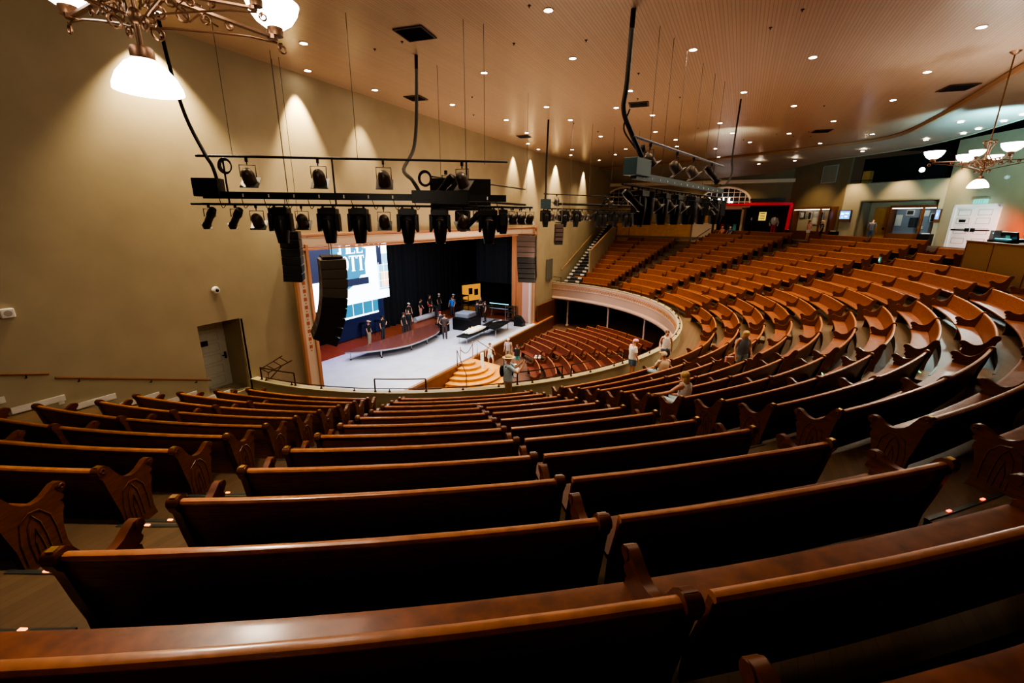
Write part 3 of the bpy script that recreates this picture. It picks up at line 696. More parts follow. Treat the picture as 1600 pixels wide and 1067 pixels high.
person(-22.6, 30.5, ST, 1.80, face(1, 0), 'stand', 'grey haired figure in black before the rear curtain', top=M['c_black'], bottom=M['c_dark'], hair=M['hairgr'], group=G1)
person(-21.5, 28.6, ST, 1.75, face(-.3, -1), 'bend', 'stagehand in red cap bending over far end of the rolled mat', hat=('cap', M['c_red']), **K)
person(-18.15, 24.55, ST, 1.75, face(-1, .2), 'stand', 'stagehand in dark green shirt and red cap beside the hands on hips man', top=M['c_dark'], bottom=M['c_black'], hat=('cap', M['c_red']), hair=M['hairbr'], group=G1)
person(-17.22, 23.75, ST, 1.80, face(-.58, .81), 'hips', 'stagehand in brown shirt seen from behind, both hands on hips', top=M['c_brown'], bottom=M['c_brown'], hair=M['hairbr'], group=G1)
person(-21.4, 30.9, ST, 1.80, face(1, 0), 'point', 'stagehand in blue cap reaching out by the upright rack', hat=('cap', M['c_ltblue']), **K)
person(-20.9, 30.0, ST, 1.72, face(.3, -1), 'look', 'stagehand in bright blue shirt stooping behind the black road case', top=mat('c_bright_blue', (.03, .16, .55), .8), bottom=M['c_dark'], hair=M['hairbr'], group=G1)
person(-18.05, 29.35, ST, 1.70, face(.4, 1), 'folded', 'stagehand in black and red facing a colleague near the keyboards', top=M['c_dark'], bottom=M['c_black'], hair=M['hairbr'], group=G1)
person(-17.35, 29.45, ST, 1.78, face(-.5, -.4), 'point', 'stagehand in navy shirt with arm stretched out near the keyboards', top=M['c_dark'], bottom=M['c_black'], hair=M['hairbr'], group=G1)
person(-18.6, 30.8, ST, 1.80, face(1, -.3), 'stand', 'bald stagehand in dark clothes before the amber room', top=M['c_dark'], bottom=M['c_black'], group=G1)
# visitors
G2 = 'visitors walking about the hall'
person(-13.0, 22.6, MAIN+.02, 1.66, face(.7, -.5), 'step', 'woman in white tank top and denim shorts walking beside the honey steps', top=M['c_white'], sleeves='none', bottom=M['c_ltblue'], legs='short', hair=M['hairbr'], group=G2)
person(-12.3, 23.75, MAIN, 1.80, face(.2, -1), 'stand', 'grey haired man in patterned pale shirt on the ground floor', top=M['c_floral'], bottom=M['c_khaki'], hair=M['hairgr'], group=G2)
person(-11.4, 23.2, MAIN, 1.66, face(.6, -.8), 'look', 'woman in black top and teal shorts on the ground floor', top=M['c_dark'], bottom=M['c_teal'], legs='short', hair=M['hairbr'], hairlen=.08, shoes=M['c_white'], group=G2)
person(-10.35, 20.9, MAIN, 1.6, face(-1, .3), 'sit', 'person with pale cap seated low behind the parapet rail', top=M['c_white'], bottom=M['c_dark'], hair=M['hairbr'], hat=('cap', M['c_cream']), group=G2)
hm = person(*ept(-49.0, .42), FL0, 1.80, face(.85, .55), 'photo', 'man in straw hat and pale blue shirt photographing the stage from parapet', top=M['c_blue'], bottom=M['c_khaki'], hair=M['hairbr'], hat=('brim', M['c_straw']), detail=1, fat=1.22)
q = MB(); q.ell((-.03, -.19, 1.24), (.13, .08, .20), 12, 8); q.tube([(-.13, -.10, 1.42), (-.13, .04, 1.50), (-.13, .14, 1.38), (-.13, .13, 1.15)], .02, 6); q.tube([(.13, -.10, 1.42), (.13, .04, 1.50), (.13, .14, 1.38), (.13, .13, 1.15)], .02, 6)
bp_ = q.build('backpack', M['c_black'], None, True); bp_.location = hm.location; bp_.rotation_euler = hm.rotation_euler; tag(bp_, 'black backpack worn by the man in the straw hat', 'backpack')
q = MB(); q.box((0, .53, 1.55), (.15, .012, .078)); ph = q.build('mobile_phone', M['glass']); ph.location = hm.location; ph.rotation_euler = hm.rotation_euler; tag(ph, 'dark phone held up by the man in the straw hat', 'phone')
person(*ept(-26.3, .42), FL0, 1.66, face(.75, .65), 'look', 'woman in pink headscarf, white tee and denim shorts at the parapet', top=M['c_white'], bottom=M['c_denim'], legs='short', hair=M['hairbl'], hairlen=.22, hat=('scarf', M['hairpk']), detail=1, shoes=M['c_white'], fat=1.12)
P1, Z1 = P_bal(1)
x, y = P1(-28.0, -.42); person(x, y, Z1(-28), 1.72, face(-.6, .8), 'crosslegs', 'seated man in tan cap and cream printed tee in the second pew row', top=M['c_cream'], bottom=M['c_ltblue'], skin=M['skin2'], hat=('cap', M['c_straw']), hair=M['hairgr'], detail=1, fat=1.1)
P5, Z5 = P_bal(5)
x, y = P5(-41.6, -.40); person(x, y, Z5(-41.6), 1.66, face(-.8, .6), 'sitrest', 'blonde woman in white sleeveless top seated with arm along the pew end', top=M['c_white'], sleeves='none', bottom=M['c_ltblue'], hair=M['hairbl'], hairlen=.02, detail=1)
x, y = ept(-17.5, .62); wg = person(x, y, FL0, 1.68, face(.35, -1), 'walk', 'long haired woman in sunglasses and pale tank top walking the front aisle', top=M['c_white'], sleeves='none', bottom=M['c_denim'], legs='short', hair=M['hairbr'], hairlen=.28, shoes=M['c_white'], skin=M['skin'], detail=1)
q = MB(); q.ell((0, 0, .0), (.11, .07, .20), 10, 8); jk = q.build('jacket', M['c_dark'], None, True); jk.location = (x+.10, y-.27, FL0+.80); tag(jk, 'dark grey jacket tied at the front of the sunglasses woman', 'jacket')
P3, Z3 = P_bal(3)
x, y = ept(-24.0, dd(-24, 3)-.35); person(x, y, Z3(-24)-.0, 1.70, face(.5, -.85), 'look', 'blonde woman in grey print tank top looking down between pews', top=M['c_grey'], sleeves='none', bottom=M['c_ltblue'], legs='short', hair=M['hairbl'], hairlen=.05, shoes=M['c_white'], detail=1, fat=1.1)
q = MB(); q.box((0, 0, -.13), (.26, .10, .24)); q.tube([(-.10, 0, 0), (-.06, 0, .18), (.06, 0, .18), (.10, 0, 0)], .012, 5); hb = q.build('handbag', M['c_pink'], None, True, .02); hb.location = (x-.32, y-.06, Z3(-24)+.78); hb.rotation_euler = (0, 0, .5); tag(hb, 'orange patterned handbag beside the blonde standing woman', 'bag')
P13, Z13 = P_bal(13)
for t, tp, hr, lb in ((63.6, M['c_pink'], M['hairgr'], 'white haired person in pink shirt seated in the topmost pew row'), (62.0, M['c_denim'], M['hairgr'], 'white haired person in navy shirt seated in the topmost pew row')):
    x, y = P13(t, -.35); person(x, y, Z13(t), 1.66, face(-.8, -1), 'sit', lb, top=tp, bottom=M['c_dark'], hair=hr)
person(8.9, 43.1, HALL, 1.80, face(.5, 1), 'look', 'bald man in grey tee studying the recessed showcase', top=M['c_grey'], bottom=M['c_denim'])
person(5.0, 44.4, HALL, 1.66, face(.6, -.5), 'folded', 'woman in pink floral blouse and pale shorts by the costume showcase', top=M['c_pink'], bottom=M['c_white'], legs='short', hair=M['hairbr'], hairlen=.12)
person(5.9, 44.3, HALL, 1.68, face(-.8, .2), 'stand', 'woman with straw hat and long black dress by the costume showcase', top=M['c_black'], bottom=M['c_black'], hair=M['hairbl'], hat=('brim', M['c_straw']))

# ------------------------------------------------------------------ stage props
pf = empty('rolling_platform', (-18.3, 20.6, ST), 'long curved dark red staging platform on castered legs', 'platform')
out = [(-19.5,17.06),(-18.66,17.66),(-17.99,18.46),(-17.55,19.2),(-17.25,20.1),(-17.2,21.0),(-17.25,21.93),(-17.4,23.0),(-17.75,23.9),(-18.2,24.6),(-18.97,25.33),(-19.35,25.0)]
out = [(a+18.3, b-20.6) for a, b in out]
def slab(mb, poly, z0, z1):
    n = len(poly); o = len(mb.v); mb.v += [(a, b, z0) for a, b in poly]+[(a, b, z1) for a, b in poly]
    mb.f += [tuple(o+i for i in range(n-1, -1, -1)), tuple(o+n+i for i in range(n))]+[(o+i, o+(i+1) % n, o+n+(i+1) % n, o+n+i) for i in range(n)]
    return mb
slab(MB(), out, .53, .56).build('deck', M['plat'], pf)
slab(MB(), [(a*.995, b*.995) for a, b in out], .44, .53).build('edge_frame', M['steel'], pf)
for (a, b) in ((-1.0, -3.3), (.25, -2.1), (.0, -1.9), (.75, .0), (-.9, -1.2), (.75, 1.6), (.3, 3.2), (-.6, 4.2), (-.9, 1.5)):
    q = MB(); q.cyl((a, b, .08), (a, b, .44), .028); q.cyl((a, b, .2), (a-.35, b+.3, .44), .015); q.build('leg', M['steel'], pf)
    q = MB(); q.cyl((a-.02, b, .05), (a+.02, b, .05), .05, n=12); q.build('caster', M['black'], pf)
d2 = empty('folding_deck', (-15.0, 26.8, ST), 'black gridded folding stage deck with steel legs', 'platform')
slab(MB(), [(-.7,-.7),(-.78,1.35),(.5,1.45),(.83,-1.3)], .60, .68).build('deck', M['black'], d2)
q = MB()
for i in range(6): q.box((0, -1.0+i*.42, .70), (1.3, .03, .02))
for i in range(3): q.box((-.5+i*.5, .1, .70), (.03, 2.3, .02))
q.build('grid_bars', M['lamphouse'], d2)
for a, b in ((-.6, -.5), (.7, -1.1), (-.6, 1.2), (.4, 1.3)): MB().cyl((a, b, 0), (a, b, .6), .035).build('leg', M['steel'], d2)
q = MB(); q.cyl((-.3, .2, .74), (.1, .9, .82), .04); q.cyl((-.4, .5, .74), (.3, .5, .88), .03); q.build('clamps', M['steel'], d2)
d3 = empty('trestle_table', (-15.45, 24.7, ST), 'low folding trestle table carrying a strapped white canvas bundle', 'table')
MB().box((0, 0, .5), (.85, 3.1, .06)).build('tabletop', M['black'], d3)
for a, b in ((-.3, -1.4), (.3, -1.4), (-.3, 1.3), (.3, 1.3)): MB().cyl((a, b, 0), (a, b, .48), .02).build('leg', M['steel'], d3)
rb = empty('canvas_bundle', (-15.45, 24.8, ST+.53), 'white canvas rolls strapped together with yellow bands on the trestle table', 'bundle')
q = MB()
for i in range(3): q.ell((-.22+i*.22, 0, .13), (.14, 1.25, .13), 10, 8)
q.build('rolls', M['white'], rb, True)
q = MB()
for yy in (-.25, .1): q.box((0, yy, .20), (.66, .05, .16))
q.build('strap', M['yellow'], rb)
q = MB(); q.cyl((-22.15, 26.6, ST+.22), (-22.15, 29.4, ST+.22), .22, n=16); tag(q.build('rolled_mat', M['stagegrey'], smooth=True), 'pale grey rolled mat lying near the rear curtain', 'mat')
rc = empty('road_case', (-17.5, 27.0, ST), 'large black road case topped by a grey console lid', 'case')
MB().box((0, 0, .45), (1.6, 1.5, .9)).build('body', M['black'], rc, bevel=.03)
MB().box((-.1, 0, 1.1), (1.2, 1.2, .38)).build('console_lid', M['c_grey'], rc, bevel=.08)
q = MB(); 
for a in (-.4, 0, .4): q.box((.52, a, 1.25), (.02, .12, .06))
q.build('latch', M['steel'], rc)
c2_ = empty('road_case', (-18.6, 25.4, ST), 'small black flight case left of the large road case', 'case')
MB().box((0, 0, .35), (.7, .8, .7)).build('body', M['black'], c2_, bevel=.02); MB().box((0, 0, .72), (.6, .7, .05)).build('lid', M['c_dark'], c2_)
rk = empty('equipment_rack', (-21.1, 31.9, ST), 'upright open equipment rack at the rear right of the crew', 'rack')
q = MB()
for a in (-.5, .5):
    for b in (-.3, .3): q.box((b, a, .75), (.05, .05, 1.5))
q.build('frame', M['c_dark'], rk)
for i in range(4): MB().box((0, 0, .2+i*.42), (.65, 1.05, .04)).build('shelf', M['lamphouse'], rk)
kb = empty('keyboard_stand', (-17.3, 31.9, ST), 'two tier keyboard stand with a cyan lit keyboard', 'keyboard')
for i, z in enumerate((.75, 1.15)):
    k_ = MB().box((0, 0, z), (1.9, .45, .10)).build('keyboard', M['black'], kb)
    MB().box((0, -.23, z+.0), (1.8, .01, .05)).build('keys', M['cyan'] if i else M['c_ltblue'], k_)
q = MB()
for a in (-.8, .8): q.cyl((a, -.2, 0), (a, .2, 1.15), .025); q.cyl((a, .2, 0), (a, -.2, 1.15), .025)
q.build('frame', M['steel'], kb)
tr = empty('equipment_trolley', (-15.6, 30.6, ST), 'steel wheeled trolley frame by the far proscenium post', 'trolley')
q = MB()
for a in (-.4, .4):
    for b in (-.25, .25): q.cyl((a, b, 0), (a, b, 1.3), .025)
q.build('frame', M['steel'], tr)
for z in (.3, .8, 1.28): MB().box((0, 0, z), (.8, .5, .04)).build('shelf', M['lamphouse'], tr)
sp_ = empty('floor_monitor', (-14.4, 29.7, ST), 'black wedge monitor speaker by the far proscenium post', 'speaker')
MB().prism([(-.35,0),(.35,0),(.35,.3),(.0,.75),(-.35,.8)], .6).build('cabinet', M['black'], sp_)
MB().box((.2, 0, .53), (.03, .5, .5), ry=-.7).build('grille', M['blackmat'], sp_)
for i, (x, y, l) in enumerate(((-22.4, 21.4, 'tall black stool by the blue drape'), (-22.1, 22.4, 'second tall black stool by the blue drape'))):
    st = empty('bar_stool', (x, y, ST), l, 'stool')
    q = MB(); q.cyl((0, 0, 1.0), (0, 0, 1.06), .2, n=14); q.build('seat', M['black'], st)
    for a in range(4): MB().cyl((.24*math.cos(a*pi/2), .24*math.sin(a*pi/2), 0), (.12*math.cos(a*pi/2), .12*math.sin(a*pi/2), 1.0), .015).build('leg', M['black'], st)
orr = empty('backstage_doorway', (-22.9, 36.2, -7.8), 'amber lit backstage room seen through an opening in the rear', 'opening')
MB().box((0, 0, .75), (.05, 2.3, 1.6)).build('wall_panel', M['amberlit'], orr)
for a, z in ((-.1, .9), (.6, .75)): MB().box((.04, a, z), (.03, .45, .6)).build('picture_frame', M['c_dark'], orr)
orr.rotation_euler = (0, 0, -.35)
ex = MB().box((-17.0, 37.9, -5.2), (.5, .05, .2)); tag(ex.build('exit_light', M['ledred']), 'small red glowing light high on the stage side wall', 'light')

# half-round steps up to the stage
stp = empty('curved_steps', (-13.36, 20.45, MAIN), 'honey coloured half round wooden steps rising to the stage', 'stairs')
for i in range(6):
    r = 2.55-i*.40; z1 = .175*(i+1)
    q = MB(); n = 28
    ring = [(r*math.cos(-pi/2+pi*k/n)*.95, r*math.sin(-pi/2+pi*k/n)) for k in range(n+1)]
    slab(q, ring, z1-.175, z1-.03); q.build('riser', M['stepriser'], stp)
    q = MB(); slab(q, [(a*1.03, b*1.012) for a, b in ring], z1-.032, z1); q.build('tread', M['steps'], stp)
hr = empty('stair_rail', (-13.1, 19.2, MAIN), 'dark metal handrail rising on the camera side of the honey steps', 'railing')
q = MB(); q.tube([(.9, -.55, 0), (.9, -.55, .95), (-.15, .15, 2.0), (-.15, .15, 1.05)], .022); q.build('rail', M['railmetal'], hr)
hr = empty('stair_rail', (-13.1, 21.6, MAIN), 'dark metal handrail on the far side of the honey steps', 'railing')
q = MB(); q.tube([(1.2, .75, 0), (1.2, .75, .95), (-.2, .0, 2.0), (-.2, .0, 1.05)], .022); q.build('rail', M['railmetal'], hr)
rp = empty('rope_barrier', (-13.35, 20.5, STAGE), 'sagging dark rope between two slim posts atop the steps', 'barrier')
for a in (-.65, .65):
    q = MB(); q.cyl((0, a, 0), (0, a, .95), .022); q.cyl((0, a, 0), (0, a, .03), .1); q.ell((0, a, .97), (.035, .035, .035)); q.build('post', M['copper'], rp, True)
MB().tube([(0, -.65+1.3*i/12, .85-.38*math.sin(pi*i/12)) for i in range(13)], .02).build('rope', M['c_brown'], rp, True)
wp = empty('white_stanchion', (-12.45, 20.75, MAIN+.52), 'narrow white standing sign post on the honey steps', 'sign')
MB().box((0, 0, .55), (.10, .22, 1.0)).build('panel', M['white'], wp); MB().box((0, 0, .02), (.2, .28, .04)).build('base', M['c_dark'], wp)
# toys on a ground floor pew
for i, (a, b) in enumerate(((0, 0), (.22, .12))):
    q = MB(); q.ell((0, 0, .10), (.10, .09, .10)); q.ell((.02, .02, .22), (.07, .07, .07)); o_ = q.build('white_bag', M['white'], smooth=True); o_.location = (-10.62+a, 24.3+b, MAIN+.45)
    tag(o_, ('small white bag lying on the foremost straight pew' if i == 0 else 'second white bag touching the first on the foremost straight pew'), 'bag')
# columns below the balcony
for i, (x, y, l) in enumerate(((-12.67, 35.82, 'slender cream column under the balcony nearest the stage wall'), (-8.75, 34.62, 'slender cream column under the middle of the far balcony curve'), (-5.38, 32.08, 'slender cream column under the balcony behind the pink scarf woman'))):
    c_ = empty('iron_column', (x, y, MAIN), l, 'column', 'slender columns carrying the balcony')
    q = MB().lathe([(.11, 0), (.11, .1), (.075, .14), (.075, 2.05)], 14); q.build('shaft', M['fascia'], c_, True)
    MB().lathe([(.16, 0), (.16, .06), (.11, .10)], 14).build('base', M['fascia'], c_, True)
    MB().lathe([(.075, 2.0), (.09, 2.05), (.14, 2.14), (.14, 2.28)], 14).build('capital', M['fascia'], c_, True)
# soffit under balcony
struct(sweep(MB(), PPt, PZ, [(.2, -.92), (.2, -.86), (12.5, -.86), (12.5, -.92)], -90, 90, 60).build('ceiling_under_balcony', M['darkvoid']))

# ------------------------------------------------------------------ ceiling
def zc(y): return 4.67+.33*max(0, min(1, (y-30)/15))
EDGE = [(-14.2, 45.9), (-12.1, 45.7), (-8.8, 45.2), (-3.4, 42.6), (1.04, 39.6), (4.55, 37.0), (6.03, 35.8), (6.97, 34.31), (7.36, 31.44), (7.35, 27.3), (7.22, 23.95), (7.06, 20.5), (6.9, 10), (6.7, -12), (-14.2, -12)]
mb = MB()
# strips in y so that the height profile is followed
ys = [-12, 10, 20.5, 23.95, 27.3, 30, 31.44, 34.31, 35.8, 37.0, 39.6, 42.6, 45.2, 45.7, 45.9]
xr = {-12: 6.7, 10: 6.9, 20.5: 7.06, 23.95: 7.22, 27.3: 7.35, 30: 7.36, 31.44: 7.36, 34.31: 6.97, 35.8: 6.03, 37.0: 4.55, 39.6: 1.04, 42.6: -3.4, 45.2: -8.8, 45.7: -12.1, 45.9: -14.2}
for y in ys: mb.v += [(-14.3, y, zc(y)), (max(xr[y], -14.29), y, zc(y))]
for i in range(len(ys)-1): mb.f.append((2*i, 2*i+2, 2*i+3, 2*i+1))
struct(mb.build('ceiling', M['ceil']))
ed = [(-13.5, 45.8), (-12.1, 45.7), (-8.8, 45.2), (-3.4, 42.6), (1.04, 39.6), (4.55, 37.0), (5.6, 36.25), (6.4, 35.45), (6.97, 34.31), (7.25, 33), (7.36, 31.44), (7.35, 27.3), (7.22, 23.95), (7.06, 20.5), (6.9, 10), (6.8, 0)]
struct(MB().tube([(a, b, zc(b)-.05) for a, b in ed], .13, 6).build('trim_7', M['trimwood'], smooth=True))
# lower ceiling beyond the edge
OUTR = [(-14, 50.3), (-12.1, 50.3), (-8.8, 50.3), (-3.4, 50.3), (1.8, 46.0), (5.2, 40.6), (6.9, 38.8), (8.0, 37.2), (8.9, 35.6), (9.4, 34), (9.8, 32), (10.2, 27.8), (10.2, 24.2), (10.1, 20.5), (9.9, 10), (9.9, 0)]
mb = MB()
outr = OUTR
for i, (a, b) in enumerate(ed):
    c, d = outr[i]; zo = 3.95 if i < 5 else 4.30
    mb.v += [(a, b, zc(b)-.02), (a+(c-a)*.12, b+(d-b)*.12, zc(b)-.28 if i > 4 else zc(b)-.2), (c, d, zo)]
for i in range(len(ed)-1):
    mb.f += [(3*i, 3*i+3, 3*i+4, 3*i+1), (3*i+1, 3*i+4, 3*i+5, 3*i+2)]
struct(mb.build('ceiling_lower', M['ceillow'], smooth=True))
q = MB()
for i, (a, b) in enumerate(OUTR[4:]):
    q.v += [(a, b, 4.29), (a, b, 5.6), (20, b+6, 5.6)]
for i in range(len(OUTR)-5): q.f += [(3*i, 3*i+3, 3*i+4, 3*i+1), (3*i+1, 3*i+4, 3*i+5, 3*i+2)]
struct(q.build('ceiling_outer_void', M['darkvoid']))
struct(MB().tube([(a, b, 4.29) for a, b in OUTR[4:]], .05, 5).build('trim_12', M['c_olive'], smooth=True))
DL = [(-13.04,6.92),(-11.54,9.77),(-13.45,11.43),(-13.06,14.1),(-8.28,14.13),(-11.66,17.2),(-10.96,20.82),(-11.45,24.22),(-12.93,27.58),(-4.64,10.89),(-5.18,14.12),(-1.87,14.94),(-4.39,18.33),(-8.17,19.25),(-8.11,22.13),(-5.5,20.68),(-4.33,22.76),(-13.3,30.06),(-11.25,31.29),(-12.42,34.32),(-7.99,27.02),(-7.87,32.79),(-9.31,35.67),(-4.89,26.94),(-4.21,29.96),(-4.52,33.04),(-11.55,39.02),(-0.57,20.34),(-1.61,25.93),(-1.11,29.03),(-0.19,33.21),(-2.3,35.57),(-2.34,41.2),(1.24,17.1),(4.67,16.41),(4.71,20.24),(4.74,24.08),(1.32,23.5),(3.33,27.72),(1.7,30.55),(3.81,35.9),(5.9,33.0)]
def downlight(x, y, z, label, group, r=.085, flat=0):
    d = empty('downlight', (x, y, z), label, 'ceiling light', group)
    MB().cyl((0, 0, -.012), (0, 0, -.018), r, n=16).build('lens', M['can'], d)
    MB().lathe([(r, -.006), (r, -.02), (r+.018, -.02), (r+.022, 0)], 16).build('ring', M['c_cream'], d)
    return d
for i, (x, y) in enumerate(DL): downlight(x, y, zc(y), 'small round recessed downlight in the boarded ceiling', 'recessed downlights of the boarded ceiling', .10)
for i, (x, y, z) in enumerate([(0.6, 41.6, 4.3),(2.9, 40.4, 4.30),(6.3, 37.0, 4.33),(8.4,33.4,4.33),(8.2,28.4,4.35),(9.35,31.6,4.3),(9.5,30.4,4.3),(9.7,28.6,4.3),(9.75,27.2,4.3)]):
    downlight(x, y, z, 'small recessed downlight in the lower outer ceiling', 'recessed downlights of the lower outer ceiling', .10)
for (x, y, s, l) in ((-8.3, 10.6, .42, 'dark square ceiling vent, largest, nearest the first truss'), (-12.4, 15.7, .36, 'dark square ceiling vent beside the stage wall'), (-4.5, 20.5, .4, 'dark square ceiling vent next to the hanging cable bundle'), (-12.1, 25.2, .36, 'small dark ceiling vent in the row by the wall scallops'), (6.3, 22.9, .45, 'ceiling vent beside the wooden ceiling edge'), (3.2, 30.4, .42, 'slim ceiling vent above the sound desk side')):
    v = empty('ceiling_vent', (x, y, zc(y)-.01), l, 'vent', None, .15)
    MB().box((0, 0, -.01), (2*s, 2*s, .02)).build('frame', M['c_brown'], v)
    q = MB()
    for i in range(9): q.box((0, -s+.1+i*(2*s-.2)/8, -.03), (2*s-.12, .03, .02), rx=.6)
    q.build('louvres', M['black'], v)
for i in range(26):
    x, y = random.uniform(-13, 4), random.uniform(8, 36)
    q = MB(); q.lathe([(0, -.02), (.035, -.015), (.04, 0)], 10); q.cyl((0, 0, 0), (0, 0, -.05), .012); o_ = q.build('sprinkler_head', M['c_brown']); o_.location = (x, y, zc(y)); tag(o_, 'tiny dark sprinkler or rigging point in the boarded ceiling', 'sprinkler', 'tiny dark ceiling fixtures')

# ------------------------------------------------------------------ far wall (y = 50) with arched windows
FY = 50.0
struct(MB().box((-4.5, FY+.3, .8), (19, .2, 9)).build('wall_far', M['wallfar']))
struct(MB().box((-5, FY+.1, 3.62), (18, .25, .32)).build('trim_8', M['c_cream']))
struct(MB().box((-5, 48.5, HALL-.1), (18, 3.4, .2)).build('floor_gallery', M['floorwood']))
def arch(n, xc, wd, z0, hh, label):
    a = empty('window_%d' % n, (xc, FY+.1, z0), None, None); a['kind'] = 'structure'
    pts = [(-wd/2, 0)]+[(-wd/2*math.cos(pi*i/20), hh*.18+hh*.82*math.sin(pi*i/20)) for i in range(21)]+[(wd/2, 0)]
    q = MB(); q.v = [(x, 0.05, z) for x, z in pts]; q.f = [tuple(range(len(pts)))]; q.build('glazing', M['glass'], a)
    MB().tube([(x, 0, z) for x, z in pts]+[(-wd/2, 0, 0)], .11, 6).build('frame', M['c_cream'], a)
    q = MB()
    for i in range(1, 9):
        x = -wd/2+wd*i/9; zt_ = hh*.18+hh*.82*math.sqrt(max(0, 1-(2*x/wd)**2)); q.box((x, 0, zt_/2), (.05, .04, zt_))
    for z in (.45, .9, 1.35): 
        hw = wd/2*math.sqrt(max(0, 1-max(0, (z-hh*.18)/(hh*.82))**2)); q.box((0, 0, z), (2*hw, .04, .05))
    q.build('glazing_bars', M['c_cream'], a)
arch(1, -11.6, 4.9, 1.42, 1.95, ''); arch(2, -1.8, 4.6, 1.30, 1.85, '')
# lit hall sign
sg = empty('hall_sign', (-3.6, FY-.5, 1.66), 'glowing white capital letters reading HALL over the far entrance', 'sign')
q = MB(); xx = 0
def stroke(a, b, t=.10): q.box(((a[0]+b[0])/2, 0, (a[1]+b[1])/2), (t, .06, math.hypot(a[0]-b[0], a[1]-b[1])), ry=math.atan2(b[0]-a[0], b[1]-a[1]))
H_ = .46
for ch in 'HALL':
    if ch == 'H': stroke((xx, 0), (xx, H_)); stroke((xx+.38, 0), (xx+.38, H_)); stroke((xx, H_/2), (xx+.38, H_/2))
    if ch == 'A': stroke((xx-.02, 0), (xx+.2, H_)); stroke((xx+.42, 0), (xx+.2, H_)); stroke((xx+.08, H_*.32), (xx+.32, H_*.32), .08)
    if ch == 'L': stroke((xx, 0), (xx, H_)); stroke((xx, .05), (xx+.32, .05))
    xx += .6 if ch != 'L' else .52
q.v = [(v[0]+.5, v[1], v[2]) for v in q.v]
q.build('letters', M['signwhite'], sg); MB().box((1.4, .05, -.06), (3.0, .06, .06)).build('bracket', M['black'], sg)
cn = empty('red_canopy', (-1.0, FY-.5, 1.5), 'slim red projecting canopy over the far shop entrance', 'canopy'); MB().box((0, 0, 0), (3.2, 1.0, .10)).build('panel', M['redframe'], cn); MB().box((0, -.5, -.02), (3.2, .04, .16)).build('edge', M['redframe'], cn)
dr = empty('shop_doorway', (-1.2, FY+.15, HALL), 'dark shop entrance with pale timber surround under the red canopy', 'doorway')
MB().box((0, 0, 1.3), (2.1, .05, 2.6)).build('opening', M['darkvoid'], dr)
q = MB(); q.box((-1.15, -.05, 1.4), (.2, .15, 2.8)); q.box((1.15, -.05, 1.4), (.2, .15, 2.8)); q.box((0, -.05, 2.75), (2.5, .15, .2)); q.build('surround', M['c_cream'], dr)
for a, c in ((-.5, M['c_red']), (.1, M['c_brown']), (.6, M['c_teal'])): MB().box((a, -.05, .9), (.3, .04, .7)).build('merchandise', c, dr)
for x in (-6.6, -4.9, -3.2): 
    c_ = MB().box((x, 49.6, .0), (.22, .22, 3.2)); tag(c_.build('timber_post', M['plywood']), 'pale timber post in the passage behind the partition', 'post', 'timber posts behind the partition')
# red framed showcase
rf = empty('costume_showcase', (2.0, FY+.05, HALL), 'red framed dark showcase with stage costumes and a yellow poster', 'showcase')
MB().box((0, .05, 1.5), (3.5, .06, 2.9)).build('back_panel', M['darkvoid'], rf)
q = MB(); q.box((0, -.3, 3.12), (3.95, .7, .22)); q.box((1.87, -.3, 1.5), (.24, .7, 3.2), ry=.04); q.build('frame', M['redframe'], rf)
MB().box((-.3, -.06, 2.0), (.62, .03, .78)).build('poster', M['yellow'], rf)
q = MB()
for i in range(3): q.box((-.3+(i-1)*.0, -.08, 2.25-i*.22), (.38, .01, .07))
q.build('poster_lettering', M['c_olive'], rf)
for a, m_, mp in ((-1.2, M['c_black'], M['c_black']), (.75, M['c_floral'], M['c_red'])):
    q = MB(); q.ell((a, -.15, 1.55), (.26, .12, .42), 12, 8); q.tube([(a-.2, -.15, 1.85), (a-.36, -.12, 1.4), (a-.3, -.15, 1.1)], .07); q.tube([(a+.2, -.15, 1.85), (a+.36, -.12, 1.4), (a+.3, -.15, 1.1)], .07); j = q.build('costume_jacket', m_, rf, True)
    q = MB(); q.tube([(a-.1, -.15, 1.2), (a-.12, -.15, .3)], .10); q.tube([(a+.1, -.15, 1.2), (a+.12, -.15, .3)], .10); q.build('costume_trousers', mp, rf, True)
    MB().box((a, -.29, 1.75), (.1, .02, .25)).build('shirt_front', M['c_white'], j)
MB().box((2.0, FY-.1, 1.95), (2.9, .3, .25)); tag(MB().box((1.9, FY+.0, 1.92), (2.9, .3, .22)).build('signboard', M['black']), 'blank black board above the red framed showcase', 'board')

# ------------------------------------------------------------------ rear walls
Q1=Vector((3.9,50,0)); Q2=Vector((7.2,45.4,0)); Q3=Vector((12.1,41.1,0)); Q4=Vector((14.3,35.5,0)); Q5=Vector((15.2,30.5,0)); Q6=Vector((16.2,14,0))
def wframe(A, B):
    d = (B-A); L = d.length; d.normalize(); n = Vector((-d.y, d.x, 0))
    if n.dot(-(A+B)/2) > 0: n = -n            # n points away from the hall
    return Matrix(((d.x, n.x, 0, A.x), (d.y, n.y, 0, A.y), (0, 0, 1, 0), (0, 0, 0, 1))), L
def wbox(mb, F, u0, u1, z0, z1, n0=0, n1=.2): 
    return mb.box(((u0+u1)/2, (n0+n1)/2, (z0+z1)/2), (u1-u0, n1-n0, z1-z0), M=F)
F12, L12 = wframe(Q1, Q2); F23, L23 = wframe(Q2, Q3); F34, L34 = wframe(Q3, Q4); F45, L45 = wframe(Q4, Q5); F56, L56 = wframe(Q5, Q6)
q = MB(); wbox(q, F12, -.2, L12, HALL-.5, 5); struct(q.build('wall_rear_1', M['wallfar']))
q = MB(); z2 = 2.88
